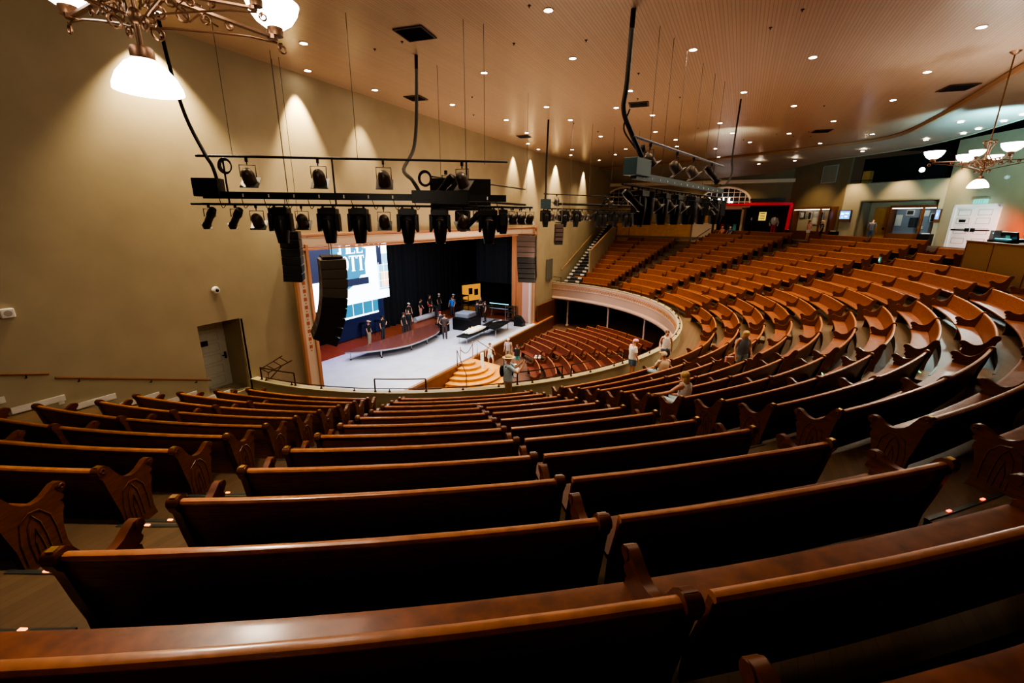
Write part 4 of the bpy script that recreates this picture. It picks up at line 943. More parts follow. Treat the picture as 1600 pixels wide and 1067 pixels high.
wbox(q, F23, -.05, 1.32, HALL-.5, z2); wbox(q, F23, 1.32, 6.25, 1.50, z2); wbox(q, F23, 6.25, L23, HALL-.5, z2)
wbox(q, F23, 1.2, 6.4, HALL-.5, 2, 1.3, 1.4); wbox(q, F23, 1.22, 1.32, HALL-.5, 1.6, 0, 1.4); wbox(q, F23, 6.25, 6.35, HALL-.5, 1.6, .2, 1.4); wbox(q, F23, 1.3, 6.3, 1.5, 1.6, 0, 1.4)
wbox(q, F23, -.05, L23, z2-.05, z2, 0, 3)
struct(q.build('wall_rear_2', M['wall']))
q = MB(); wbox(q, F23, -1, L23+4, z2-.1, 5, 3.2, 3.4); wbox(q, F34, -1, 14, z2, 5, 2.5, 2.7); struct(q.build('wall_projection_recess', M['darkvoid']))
q = MB(); wbox(q, F34, 0, L34, HALL-.5, 5.2); struct(q.build('wall_rear_3', M['wall']))
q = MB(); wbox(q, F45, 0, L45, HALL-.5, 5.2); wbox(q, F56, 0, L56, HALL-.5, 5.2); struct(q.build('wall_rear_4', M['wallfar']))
q = MB(); wbox(q, F34, L34-.35, L34+.2, HALL, 5, -.3, 0); struct(q.build('trim_9', M['wall']))
# stained windows
for i, (a, b, c) in enumerate(((.35, 1.9, 'window_3'), (2.6, 4.2, 'window_4'))):
    w_ = empty(c, (0, 0, 0), None, None); w_['kind'] = 'structure'
    q = MB(); wbox(q, F45, a, b, .2, 3.0, -.05, -.02); q.build('pane', M['stained'], w_)
    q = MB(); wbox(q, F45, a, b, -1.0, .2, -.05, -.02); q.build('lower_pane', M['stainedred'], w_)
    q = MB(); wbox(q, F45, a-.12, a, -1.1, 3.1, -.1, 0); wbox(q, F45, b, b+.12, -1.1, 3.1, -.1, 0); wbox(q, F45, a, b, .15, .25, -.1, 0); wbox(q, F45, (a+b)/2-.04, (a+b)/2+.04, -1, 3, -.1, 0); q.build('frame', M['c_olive'], w_)
# double door
dd_ = empty('door_2', (0, 0, 0), None, None); dd_['kind'] = 'structure'
for u0, u1 in ((1.22, 2.58), (2.62, 3.98)):
    q = MB(); wbox(q, F34, u0, u1, HALL, .92, -.06, 0); lf = q.build('door_leaf', M['white'], dd_)
    q = MB()
    for z in (-1.35, -.72, -.10, .42):
        a, b, c, d = u0+.22, u1-.22, z, z+.36
        for r_ in ((a, b, c, c+.03), (a, b, d-.03, d), (a, a+.03, c, d), (b-.03, b, c, d)): wbox(q, F34, *r_, -.085, -.06)
    q.build('raised_panels', M['c_floral'], lf)
    q = MB(); wbox(q, F34, u0+.08, u1-.08, -.52, -.44, -.16, -.06); wbox(q, F34, (u1-.3) if u0 < 2 else u0+.05, (u1-.05) if u0 < 2 else u0+.3, -.58, -.36, -.14, -.06); q.build('push_bar', M['black'], lf)
q = MB(); wbox(q, F34, 1.0, 1.22, HALL, 1.1, -.1, .0); wbox(q, F34, 3.98, 4.2, HALL, 1.1, -.1, .0); wbox(q, F34, 1.0, 4.2, .92, 1.1, -.1, .0); q.build('frame', M['white'], dd_)
q = MB(); wbox(q, F34, 1.65, 2.1, .0, .16, -.10, -.06); tag(q.build('door_plaque', M['black']), 'small dark plaque on the white double door', 'plaque')
exs = empty('exit_sign', (0, 0, 0), 'green lit exit sign under a dark hood above the white double door', 'sign')
q = MB(); wbox(q, F34, 2.35, 3.25, 1.12, 1.38, -.14, -.04); q.build('panel', M['exit'], exs)
q = MB(); wbox(q, F34, 2.35, 3.30, 1.38, 1.46, -.3, 0); q.build('hood', M['c_olive'], exs)
q = MB()
for a in (2.5, 2.66, 2.84, 3.0): wbox(q, F34, a, a+.03, 1.15, 1.34, -.15, -.14)
q.build('lettering', M['c_teal'], exs)
q = MB(); p_ = F34 @ Vector((4.05, -.1, 2.55)); q.ell(p_, (.13, .13, .12), 12, 8); cm_ = q.build('dome_camera', M['white'], smooth=True); tag(cm_, 'white dome camera high on the wall beside the double door', 'camera')
# alcove door, showcases, screens
ad = empty('door_3', (0, 0, 0), None, None); ad['kind'] = 'structure'
q = MB(); wbox(q, F23, 1.75, 2.75, HALL, 1.05, 1.2, 1.3); l_ = q.build('door_leaf', M['plywood'], ad)
q = MB(); wbox(q, F23, 2.55, 2.65, -.62, -.45, 1.1, 1.2); q.build('handle', M['black'], l_)
def showcase(F, u0, u1, n0, n1, label, div, items, back):
    sc_ = empty('glazed_showcase', (0, 0, 0), label, 'showcase')
    q = MB(); wbox(q, F, u0, u1, HALL, -.85, n0, n1); wbox(q, F, u0, u1, .98, 1.16, n0, n1)
    for u in (u0, div-.06, u1-.12): wbox(q, F, u, u+.12, -.85, 1.0, n0, n0+.12)
    wbox(q, F, u0, u0+.08, -.85, 1.0, n0, n1); wbox(q, F, u1-.08, u1, -.85, 1.0, n0, n1)
    q.build('frame', M['casewood'], sc_)
    q = MB(); wbox(q, F, u0, u1, -.85, 1.0, n1-.06, n1); q.build('back_panel', back, sc_)
    q = MB(); wbox(q, F, u0+.1, u1-.1, .93, .97, n0+.1, n0+.16); q.build('lamp_strip', emi('case_lamp_'+str(int(u0*10)), (1, .9, .75), 4), sc_)
    for i, (u, z, w_, h_, m_) in enumerate(items):
        q = MB(); wbox(q, F, u, u+w_, z, z+h_, n1-.14, n1-.07); q.build('exhibit', m_, sc_)
        if w_ > .35: q = MB(); wbox(q, F, u+.06, u+w_-.06, z+.06, z+h_-.06, n1-.16, n1-.14); q.build('mount', M['c_dark'] if i % 2 else M['paper'], sc_)
    return sc_
showcase(F12, 1.2, 5.3, -.75, -.02, 'wooden glazed showcase with pale costumes beside the two chatting women', 4.3, [(1.5, .2, .5, .6, M['c_black']), (2.4, .1, .4, .7, M['c_cream']), (3.0, -.3, .5, 1.1, M['paper']), (3.6, -.4, .45, 1.2, M['c_floral']), (4.5, -.2, .5, .9, M['c_grey'])], M['wall'])
showcase(F23, 3.25, 6.2, .25, 1.1, 'recessed wooden showcase with framed pictures that the bald man views', 5.35, [(3.4, -.3, .4, .8, M['paper']), (4.0, .45, .5, .4, M['paper']), (5.0, .4, .4, .4, M['paper']), (4.3, -.4, .5, .7, M['c_dark']), (4.9, -.5, .3, .2, M['c_cream']), (5.5, .0, .4, .6, M['c_ltblue'])], M['c_grey'])
for F, u0, u1, z0, z1, l in ((F12, 5.5, 6.75-1.2, 0, 0, ''),): pass
def tvset(F, u0, u1, z0, z1, label, mark):
    t_ = empty('wall_screen', (0, 0, 0), label, 'screen')
    q = MB(); wbox(q, F, u0-.06, u1+.06, z0-.22, z1+.06, -.16, -.02); q.build('case', M['casewood'], t_)
    q = MB(); wbox(q, F, u0, u1, z0, z1, -.18, -.16); pn = q.build('panel', M['tv'], t_)
    q = MB()
    for a, b, c, d in mark: wbox(q, F, u0+(u1-u0)*a, u0+(u1-u0)*b, z0+(z1-z0)*c, z0+(z1-z0)*d, -.19, -.18)
    q.build('picture_shapes', M['tvwhite'], pn)
tvset(F23, .0, .75, .18, .80, 'wall screen with white and blue picture left of the alcove', [(.1, .4, .5, .8), (.5, .9, .6, .8), (.5, .8, .2, .4), (.2, .35, .15, .3)])
tvset(F23, 6.32, 6.52, .18, .80, 'narrow blue wall screen right of the recessed showcase', [(.3, .6, .3, .7)])
for F, u, l in ((F12, .75, 'low black cabinet with white leaflets at the left of the costume showcase'), (F12, 5.45, 'low black cabinet below the wall screen'), (F23, 6.1, 'low black cabinet right of the recessed showcase')):
    cb = empty('low_cabinet', (0, 0, 0), l, 'cabinet')
    q = MB(); wbox(q, F, u-.35, u+.35, HALL, -.82, -.55, -.03); q.build('body', M['black'], cb)
    q = MB(); wbox(q, F, u-.2, u+.2, -.82, -.76, -.4, -.2); q.build('white_leaflets', M['signwhite'] if 0 else M['white'], cb)  # leaflets in plain white paint
vn = empty('wall_grille', (0, 0, 0), 'square framed air grille high on the tan rear wall', 'vent')
q = MB(); wbox(q, F12, 3.05, 4.45, 3.15, 4.45, -.04, -.01); q.build('panel', M['c_olive'], vn)
q = MB()
for r_ in ((3.0, 4.5, 3.1, 3.16), (3.0, 4.5, 4.44, 4.5), (3.0, 3.06, 3.1, 4.5), (4.44, 4.5, 3.1, 4.5)): wbox(q, F12, *r_, -.06, -.01)
q.build('frame', M['c_floral'], vn)
# shadowy equipment in the projection recess
lbl = empty('follow_spot', tuple(F23 @ Vector((4.2, 1.2, z2))), 'round glowing lamp in the dark recess above the rear wall', 'light')
MB().ell((0, 0, .75), (.17, .17, .17), 12, 8).build('globe', emi('lamp_globe', (1, .95, .9), 6), lbl, True)
q = MB(); q.cyl((0, 0, 0), (0, 0, .6), .03); q.build('stand', M['black'], lbl)
bx_ = MB(); wbox(bx_, F23, .5, 1.05, z2, z2+.95, .8, 1.2); tag(bx_.build('speaker_box', M['plywood']), 'tan speaker box standing at the left end of the dark recess', 'speaker')
rl = MB()
rl.tube([tuple(F23 @ Vector((u, .3, z2+.22))) for u in (0, 2, 4, 6.5)], .02)
for u in (0, 1.5, 3, 4.5, 6): rl.cyl(tuple(F23 @ Vector((u, .3, z2))), tuple(F23 @ Vector((u, .3, z2+.22))), .015)
tag(rl.build('ledge_rail', M['railmetal']), 'thin dark rail along the ledge of the projection recess', 'railing')
# hall floor
q = MB(); q.v = [(-3, 46.5, HALL), (-5, 50.3, HALL), (3.9, 50.3, HALL), (8.5, 46.5, HALL), (14, 42, HALL), (16.5, 35, HALL), (17.5, 12, HALL), (12.3, 12, HALL), (12.3, 26, HALL), (10.5, 33, HALL), (6.5, 40.5, HALL), (1.5, 45, HALL)]
q.f = [tuple(range(len(q.v)))]; struct(q.build('floor_rear_hall', M['carpet']))

# plywood partition, stair walls and the far stair
q = MB(); q.box((-7.9, 47.1, -2.0), (7.3, .12, 3.4)); pt_ = q.build('partition_panel', M['plywood'])
pr_ = empty('partition', (0, 0, 0), 'tan plywood partition closing the top of the far pew block', 'partition'); pt_.parent = pr_
q = MB(); q.box((-7.9, 47.05, -.30), (7.4, .2, .08)); q.box((-10.3, 47.02, -2), (.06, .06, 3.4)); q.box((-4.3, 47.02, -1.8), (.14, .14, 3.2)); q.build('capping', M['casewood'], pr_)
q = MB(); q.box((-3.4, 47.1, -1.7), (1.75, .12, 2.9)); struct(q.build('wall_stair_cheek', M['c_cream']))
q = MB(); q.tube([(-4.1, 46.9, -1.9), (-2.6, 46.9, -.75)], .03); tag(q.build('handrail', M['railmetal']), 'short sloping handrail on the cream wall right of the partition', 'handrail')
q = MB(); q.v = [(-11.75, 38.6, -5), (-11.75, 47, -5), (-11.6, 47, -.38), (-11.75, 38.6, -2.75), (-11.87, 38.6, -5), (-11.87, 47, -5), (-11.72, 47, -.38), (-11.87, 38.6, -2.75)]
q.f = [(0, 1, 2, 3), (7, 6, 5, 4), (0, 3, 7, 4), (3, 2, 6, 7), (1, 5, 6, 2)]; struct(q.build('wall_stair_side', M['wall']))
struct(MB().tube([(-11.8, 38.6, -2.72), (-11.66, 47, -.35)], .07, 4).build('trim_10', M['copper']))
fs = empty('far_stair', (0, 0, 0), 'straight dark stair with pale nosings climbing along the far stage wall', 'stairs')
n = 22
for i in range(n):
    y = 35.9+i*.62; z = -5.55+i*.235
    t_ = MB().box((-12.65, y+.31, z-.25), (1.3, .62, .6)).build('tread', M['c_dark'], fs)
    MB().box((-13.18, y+.03, z+.04), (.3, .10, .14)).build('nosing', M['c_white'], t_); MB().box((-12.15, y+.03, z+.04), (.32, .10, .14)).build('nosing', M['c_white'], t_)
q = MB(); q.tube([(-13.55, 36.2, -4.3), (-13.2, 49, .3)], .05); tag(q.build('handrail', M['trimwood']), 'long brown handrail on the stage wall over the far stair', 'handrail')
q = MB(); q.v = [(-13.5, 36.2, -4.8), (-13.2, 49, -.2), (-13.2, 49, .5), (-13.5, 36.2, -4.2)]; q.f = [(0, 1, 2, 3)]
q = MB(); q.box((-13.9, 34.3, -4.1), (.1, 1.15, 1.75)); q = q.build('alcove_shade_panel', mat('alcove_shade', (.13, .13, .11), .8)); tag(q, 'tall grey panel painting a shaded recess at the foot of the far stair', 'opening')  # flat panel on the wall; its grey paints the alcove's shade

# ------------------------------------------------------------------ near wall: door, rails, fittings
nd = empty('door_1', (0, 0, 0), None, None); nd['kind'] = 'structure'
lf = MB().box((-15.03, 7.62, -4.4), (.06, 1.32, 2.4)).build('door_leaf', M['doorwhite'], nd)
q = MB()
for i in range(6):
    z = -5.45+i*.38
    for (a, b, c, d) in ((7.15, 8.0, z, z+.012), (7.15, 8.0, z+.27, z+.282), (7.15, 7.162, z, z+.28), (7.99, 8.002, z, z+.28)): q.box((-14.995, (a+b)/2, (c+d)/2), (.012, b-a, d-c))
q.build('raised_panels', M['paper'], lf)
q = MB(); q.box((-14.96, 8.12, -4.5), (.05, .05, .22)); q.cyl((-14.93, 8.12, -4.5), (-14.93, 8.0, -4.5), .015); q.build('handle', M['black'], lf)
tag(MB().box((-14.98, 7.5, -3.98), (.02, .30, .17)).build('door_plaque', M['black']), 'small black plaque on the cream alcove door', 'plaque')
struct(MB().box((-14.5, 8.27, -4.4), (1.0, .06, 2.45)).build('trim_11', M['casewood']))
for y0, z0, y1, z1, l in ((3.70, -3.68, 7.0, -4.84, 'long brown wall handrail sloping toward the alcove door'), (.6, -2.65, 3.62, -3.56, 'darker upper wall handrail at the very left edge')):
    h_ = empty('wall_handrail', (-13.9, (y0+y1)/2, (z0+z1)/2), l, 'handrail'); cy, cz = (y0+y1)/2, (z0+z1)/2
    MB().tube([(0, y0-cy, z0-cz), (0, y1-cy, z1-cz)], .028, 8).build('rail', M['casewood'], h_, True)
    for f_ in (.12, .55, .88):
        yy, z_ = y0+(y1-y0)*f_-cy, z0+(z1-z0)*f_-cz
        MB().tube([(0, yy, z_-.02), (-.0, yy, z_-.09), (-.1, yy, z_-.11)], .012).build('bracket', M['black'], h_, True)
cmr = empty('dome_camera', (-13.98, 7.63, -2.16), 'white dome security camera on the wall above the alcove door', 'camera')
MB().lathe([(.0, .10), (.09, .09), (.115, .02), (.115, 0)], 16, Matrix.Rotation(pi/2, 4, 'Y')).build('housing', M['white'], cmr, True); MB().ell((.10, 0, 0), (.045, .05, .05), 10, 8).build('lens', M['glass'], cmr, True)
wsp = empty('wall_speaker', (-13.95, 3.28, -2.06), 'small white box speaker on the wall at the left edge', 'speaker')
MB().box((0, 0, 0), (.12, .22, .20)).build('cabinet', M['white'], wsp, bevel=.02); MB().cyl((.06, .0, 0), (.068, 0, 0), .065, n=16).build('grille', M['c_floral'], wsp)
ol = empty('wall_outlet', (-13.98, 3.71, -4.3), 'small white socket plate low on the left wall', 'outlet')
MB().box((0, 0, 0), (.02, .10, .14)).build('plate', M['white'], ol); MB().box((.012, 0, .02), (.006, .03, .03)).build('socket', M['c_dark'], ol)
q = MB()
for k in range(1, 9):
    y = 8.2-k*.93+.25; z = FL0+.302*k
    q.box((-13.96, y-.46, z+.10), (.03, .9, .14))
struct(q.build('baseboard_near', M['white']))
lt_ = empty('folding_ladder', (-13.65, 8.45, FL0+.75), 'dark folded ladder frame leaning at the near end of the parapet', 'ladder')
q = MB(); q.tube([(0, 0, .2), (0, .8, .42)], .02); q.tube([(.35, 0, .12), (.35, .9, .28)], .02); q.tube([(0, 0, .2), (.35, 0, .12), (.2, .05, -.3)], .02); q.tube([(.35, .5, .2), (.15, .05, -.25)], .016); q.build('frame', M['railmetal'], lt_)
q = MB()
for i in range(3): q.tube([(0, .2+i*.25, .25+i*.07), (.35, .22+i*.27, .16+i*.04)], .014)
q.build('rung', M['railmetal'], lt_)

# ------------------------------------------------------------------ sound desk booth
bo = empty('sound_booth', (9.6, 24.6, -1.75), 'brown fabric covered screen enclosing the sound desk', 'booth')
Mb = Matrix.Rotation(-pi/2, 4, 'Z')
q = MB(); q.box((2, .0, .0), (11.5, .08, 1.8), M=Mb); q.build('panel', M['booth'], bo)
q = MB(); q.box((2, 0, .91), (11.6, .16, .06), M=Mb)
for u in (-3.75, -1.2, 1.6, 5): q.box((u, -.05, .0), (.05, .03, 1.8), M=Mb)
q.build('capping', M['casewood'], bo)
q = MB(); q.box((-3.75, .9, .0), (.08, 1.9, 1.8), M=Mb); q.build('side_panel', M['booth'], bo)
q = MB(); q.box((-.4, .9, .86), (6.4, 1.6, .06), M=Mb); q.build('desktop', M['black'], bo)
def on_booth(u, v, z): return tuple(Vector((9.6, 24.6, -1.75)) + (Mb @ Vector((u, v, z))))
for u, v, w_, h_, l in ((-1.6, .5, 1.3, .42, 'dark angled monitor on the sound desk'), (-.4, .9, 1.2, .70, 'tall black monitor at the right of the sound desk')):
    mo = empty('monitor', on_booth(u, v, .90), l, 'monitor'); mo.rotation_euler = (0, 0, -pi/2)
    MB().box((0, 0, h_/2+.05), (w_, .06, h_), rx=.25).build('screen', M['black'], mo); MB().box((0, .05, .03), (w_*.5, .3, .05)).build('base', M['black'], mo); MB().box((0, -.05, h_*.6), (w_*.25, .02, h_*.35), rx=.25).build('display', M['c_teal'], mo)
mo = empty('mixing_desk', on_booth(-1.9, .55, .90), 'low black mixing desk with small coloured lights behind the fabric screen', 'desk'); mo.rotation_euler = (0, 0, -pi/2)
MB().box((0, 0, .1), (1.7, .6, .12), rx=.15).build('body', M['black'], mo)
q = MB()
for i in range(9): q.box((-.7+i*.17, -.15, .18), (.05, .05, .02))
q.build('buttons', M['cyan'], mo)
mo = empty('computer_tower', on_booth(-2.7, .45, .90), 'grey upright computer tower at the left of the sound desk', 'computer')
MB().box((0, 0, .26), (.25, .35, .5)).build('case', M['c_grey'], mo); MB().box((-.12, -.1, .4), (.02, .1, .02)).build('power_light', M['cyan'], mo)
P10, Z10 = P_bal(10)
x, y = P10(24.0, -.5); tb = empty('aisle_display', (x, y, Z10(24)), 'small cyan display standing at the pew aisle before the sound booth', 'display')
MB().box((0, 0, .75), (.05, .30, .30)).build('screen', M['c_teal'], tb); MB().box((-.03, 0, .75), (.01, .12, .14)).build('figures', M['cyan'], tb); MB().cyl((0, 0, 0), (0, 0, .62), .02).build('stand', M['black'], tb)

# ------------------------------------------------------------------ lighting rigs
def moving_head():
    r = bpy.data.objects.new('moving_light', None); C.objects.link(r)
    q = MB(); q.box((0, 0, -.13), (.46, .34, .15)); q.box((0, 0, -.045), (.36, .1, .04)); q.cyl((-.13, 0, -.04), (-.13, 0, .05), .03); q.cyl((.13, 0, -.04), (.13, 0, .05), .03); q.build('base', M['black'], r, bevel=.015)
    q = MB(); q.prism([(-.28, -.18), (-.19, -.18), (-.18, -.50), (-.23, -.64), (-.285, -.64)], .24); q.prism([(.28, -.18), (.19, -.18), (.18, -.50), (.23, -.64), (.285, -.64)], .24); q.box((0, 0, -.22), (.5, .2, .05)); q.build('yoke', M['black'], r, bevel=.015)
    q = MB(); q.lathe([(.0, -.19), (.15, -.20), (.185, -.26), (.19, -.5), (.175, -.66), (.145, -.86), (.135, -.93), (0, -.93)], 16); h = q.build('head', M['black'], r, True)
    MB().lathe([(.0, -.931), (.115, -.932), (.13, -.945), (.14, -.93)], 16).build('lens', M['glass'], h, True)
    MB().tube([(-.1, -.19, -.33), (0, -.21, -.31), (.1, -.19, -.33)], .015).build('handle', M['lamphouse'], h, True)
    return r
def fresnel():
    r = bpy.data.objects.new('theatre_lantern', None); C.objects.link(r)
    q = MB(); q.box((0, 0, -.02), (.05, .05, .09)); q.cyl((0, 0, -.06), (0, 0, -.12), .012); q.build('clamp', M['black'], r)
    MB().tube([(-.16, 0, -.38), (-.165, 0, -.13), (.165, 0, -.13), (.16, 0, -.38)], .012, 5).build('yoke', M['lamphouse'], r)
    T = Matrix.Translation((0, 0, -.38)) @ Matrix.Rotation(R(38), 4, 'X')
    q = MB(); q.lathe([(.0, .20), (.07, .19), (.11, .15), (.135, .08), (.14, -.12), (.0, -.12)], 16, T); b = q.build('lamp_body', M['lamphouse'], r, True)
    q = MB(); q.box((0, 0, -.13), (.38, .38, .015), M=T); q.build('filter_frame', M['gelframe'], b)
    MB().box((0, 0, -.14), (.32, .32, .008), M=T).build('colour_filter', M['c_dark'], b)
    return r
def profile_spot():
    r = bpy.data.objects.new('spotlight', None); C.objects.link(r)
    q = MB(); q.box((0, 0, -.02), (.05, .05, .09)); q.build('clamp', M['black'], r)
    MB().tube([(-.13, 0, -.28), (-.13, 0, -.09), (.13, 0, -.09), (.13, 0, -.28)], .012, 5).build('yoke', M['black'], r)
    T = Matrix.Translation((0, 0, -.28)) @ Matrix.Rotation(R(50), 4, 'X')
    q = MB(); q.lathe([(.0, .30), (.08, .28), (.10, .15), (.10, .05), (.085, 0), (.085, -.28), (.10, -.30), (.10, -.36), (0, -.36)], 14, T); b = q.build('lamp_body', M['black'], r, True)
    MB().box((0, 0, -.37), (.21, .21, .01), M=T).build('filter_frame', M['lamphouse'], b)
    return r
PROTO = {'m': moving_head(), 'f': fresnel(), 's': profile_spot()}
used = {k: False for k in PROTO}
NAMES = {'m': 'moving light', 'f': 'stage lantern', 's': 'spotlight'}
def hang(kind, p, rz, label, group, sc=1, tilt=0):
    o = PROTO[kind] if not used[kind] else copy_tree(PROTO[kind]); used[kind] = True
    o.location = p; o.rotation_euler = (0, tilt, rz); o.scale = (sc,)*3
    tag(o, label, NAMES[kind], group); return o
def seg(A, B, u, z): return Vector((A[0]+(B[0]-A[0])*u, A[1]+(B[1]-A[1])*u, z))
def pipe(name, A, B, z, u0, u1, r, label, m=M['black']):
    a, b = seg(A, B, u0, z), seg(A, B, u1, z); c = (a+b)/2
    o = MB().cyl(a-c, b-c, r, n=10).build(name, m, smooth=True); o.location = c; return tag(o, label, 'pipe')
def smooth_path(pts, k=5):
    if len(pts) < 3: return pts
    P_ = [Vector(p) for p in pts]; P_ = [2*P_[0]-P_[1]]+P_+[2*P_[-1]-P_[-2]]; out = []
    for i in range(1, len(P_)-2):
        a, b, c, d = P_[i-1:i+3]
        for j in range(k):
            t = j/k; out.append(.5*((2*b)+(c-a)*t+(2*a-5*b+4*c-d)*t*t+(3*b-a-3*c+d)*t**3))
    return out+[P_[-2]]
def cable(pts, r, label, m=M['black'], name='cable', sub=0):
    pts = smooth_path(pts)
    c = Vector(pts[0]); o = MB().tube([Vector(p)-c for p in pts], r, 6).build(name, m, smooth=True); o.location = c; return tag(o, label, 'cable')
def coil(p, r, rz, label):
    q = MB()
    for k in range(4):
        rr_, n_, m_ = r-.012*k, 22, 5; vs = []; fs = []
        for i in range(n_):
            a = 2*pi*i/n_
            for j in range(m_):
                b = 2*pi*j/m_; vs.append(((rr_+.014*math.cos(b))*math.cos(a), .014*math.sin(b)+.025*(k-1.5)+.01*math.sin(3*a+k), (rr_*1.15+.014*math.cos(b))*math.sin(a)))
                fs.append((i*m_+j, ((i+1) % n_)*m_+j, ((i+1) % n_)*m_+(j+1) % m_, i*m_+(j+1) % m_))
        q.add(vs, fs)
    o = q.build('cable_coil', M['black'], smooth=True); o.location = p; o.rotation_euler = (0, 0, rz); return tag(o, label, 'cable')
rodgrp = 'thin drop wires holding the lighting pipes'
def rod(x, y, z0, z1, label='thin drop wire from ceiling to lighting pipe'):
    o = MB().cyl((0, 0, 0), (0, 0, z1-z0), .007, n=6).build('drop_wire', M['lamphouse']); o.location = (x, y, z0); tag(o, label, 'wire', rodgrp)

# rig 1, before the proscenium
A1, B1 = (-12.35, 6.84), (-5.77, 11.04); r1 = math.atan2(B1[1]-A1[1], B1[0]-A1[0])
g1 = 'lights on the nearest rig'
pipe('lighting_pipe', A1, B1, 1.45, 0, 1, .03, 'upper black pipe of the lighting rig nearest the near wall')
pipe('lighting_pipe', A1, B1, .30, -.04, 1.09, .03, 'lower black pipe carrying the moving lights before the proscenium')
tr1 = empty('power_bar', seg(A1, B1, .5, .52), 'long black cable trough with numbered outlets on the nearest rig', 'power bar', None, r1)
L_ = math.dist(A1, B1)
MB().box((0, 0, 0), (L_*.99, .14, .17)).build('trough', M['black'], tr1)
MB().box((-L_*.475, -.02, .18), (.62, .34, .44)).build('junction_box', M['black'], tr1, bevel=.01)
MB().box((L_*.27, -.02, .02), (1.5, .2, .32)).build('dimmer_box', M['black'], tr1, bevel=.01)
q = MB()
for i in range(12): q.box((-L_*.45+i*L_*.08, -.075, 0), (.03, .01, .08))
q.build('outlet_numbers', M['white'], tr1)
for i in range(14):
    u = .05+i*.07; a = seg(A1, B1, u, .44); b = seg(A1, B1, u+.02, .30)
    cable([a, (a+b)/2+Vector((.05, -.06, -.16)), b], .009, 'short dangling jumper cable between trough and lower pipe of nearest rig')['group'] = 'jumper cables of the nearest rig'
for u in (.08, .42, .86): 
    o = pipe('rig_upright', seg(A1, B1, u, 0)[:2], seg(A1, B1, u, 0)[:2], .3, 0, 1, .02, '') if 0 else MB().cyl((0, 0, 0), (0, 0, 1.15), .022).build('rig_upright', M['black'])
    o.location = seg(A1, B1, u, .30); tag(o, 'vertical black tube joining the two pipes of the nearest rig', 'pipe', 'uprights of the nearest rig')
for u, l in ((.152, 'first'), (.374, 'second'), (.584, 'third'), (.845, 'fourth')): hang('f', seg(A1, B1, u, 1.40), r1+(.1 if l != 'fourth' else -.5), '%s lantern along the upper pipe of the nearest rig' % l, g1, 1.15)
q = hang('s', seg(A1, B1, .79, 1.18), r1+.9, 'black tilted spotlight on a side arm above the black box', g1, 1.15)
for i, (k, u, rz_) in enumerate([('s', .012, .9), ('s', .095, .9), ('f', .160, .1), ('m', .235, 0), ('f', .305, .1), ('m', .392, 0), ('m', .492, 0), ('f', .575, .1), ('m', .655, 0), ('m', .765, 0), ('f', .845, .4), ('s', .886, 1.2), ('m', .935, 0), ('m', .985, 1.5), ('f', 1.02, .2), ('f', 1.05, .3), ('f', 1.08, .2)]):
    hang(k, seg(A1, B1, u, .27), r1+rz_, '%s of the lower pipe lights before the proscenium, %s' % (['first','second','third','fourth','fifth','sixth','seventh','eighth','ninth','tenth','eleventh','twelfth','thirteenth','fourteenth','fifteenth','sixteenth','last'][i], {'m': 'black moving light', 's': 'slanting spotlight', 'f': 'lantern with square filter frame'}[k]), g1, {'m': 1.0, 'f': 1.0, 's': 1.0}[k] if i < 13 else .72)
coil(seg(A1, B1, .085, 1.22), .16, r1, 'coil of black cable hanging near the left end of the upper pipe')
coil(seg(A1, B1, .72, 1.0), .17, r1, 'coil of black cable hanging above the dimmer box')
cable([(-13.0, 6.9, 4.67), (-12.9, 6.9, 3.6), (-12.6, 6.9, 2.4), (-12.15, 6.95, 1.5), (-12.0, 7.0, 1.2), (-11.95, 7.05, .75)], .045, 'thick black cable bundle dropping from the ceiling to the junction box')
cable([(-9.30, 11.88, 4.67), (-9.25, 11.7, 3.0), (-9.1, 11.3, 2.0), (-8.6, 10.2, 1.3), (-7.9, 9.7, .95), (-7.7, 9.75, .62)], .05, 'thick black cable bundle dropping to the dimmer box of the nearest rig')
rod(-9.03, 8.94, 1.45, 4.67); rod(-11.6, 7.3, 1.45, 4.67); rod(-6.7, 10.45, 1.45, 4.67); rod(-13.55, 10.21, .8, 4.67); rod(-6.39, 10.9, 1.4, 4.67)
rod(-12.9, 9.7, -.4, 4.67); rod(-13.2, 10.2, -.4, 4.67); rod(-9.28, 12.89, .9, 4.67); rod(-8.0, 17.0, 1.0, 4.67)
q = MB(); q.box((0, 0, 0), (1.9, .9, .95)); q.box((.0, -.47, 0), (1.85, .02, .9)); bx = q.build('rigged_box', M['blackmat']); bx.location = (-8.3, 12.6, .72); bx.rotation_euler = (0, 0, r1); tag(bx, 'large black box hung behind the nearest rig above the proscenium', 'box')
# second pipe pair running away toward the far side
A1b, B1b = (-9.2, 12.3), (-9.1, 19.2)
pipe('lighting_pipe', A1b, B1b, 1.30, 0, 1, .025, 'thin pipe sloping away behind the black box')
pipe('lighting_pipe', A1b, B1b, .45, 0, 1, .03, 'lower pipe running away over the proscenium head')
pipe('power_bar', A1b, B1b, .62, .1, 1, .05, 'dark cable trough running away over the proscenium head')
for i, u in enumerate((.25, .4, .55, .68, .8, .92)): hang('mffsff'[i], seg(A1b, B1b, u, .42), [.3, .2, .2, 1.2, .1, .2][i], '%s light of the pipe running away over the proscenium head' % ORD[i], 'lights on the pipe over the proscenium head', .95)

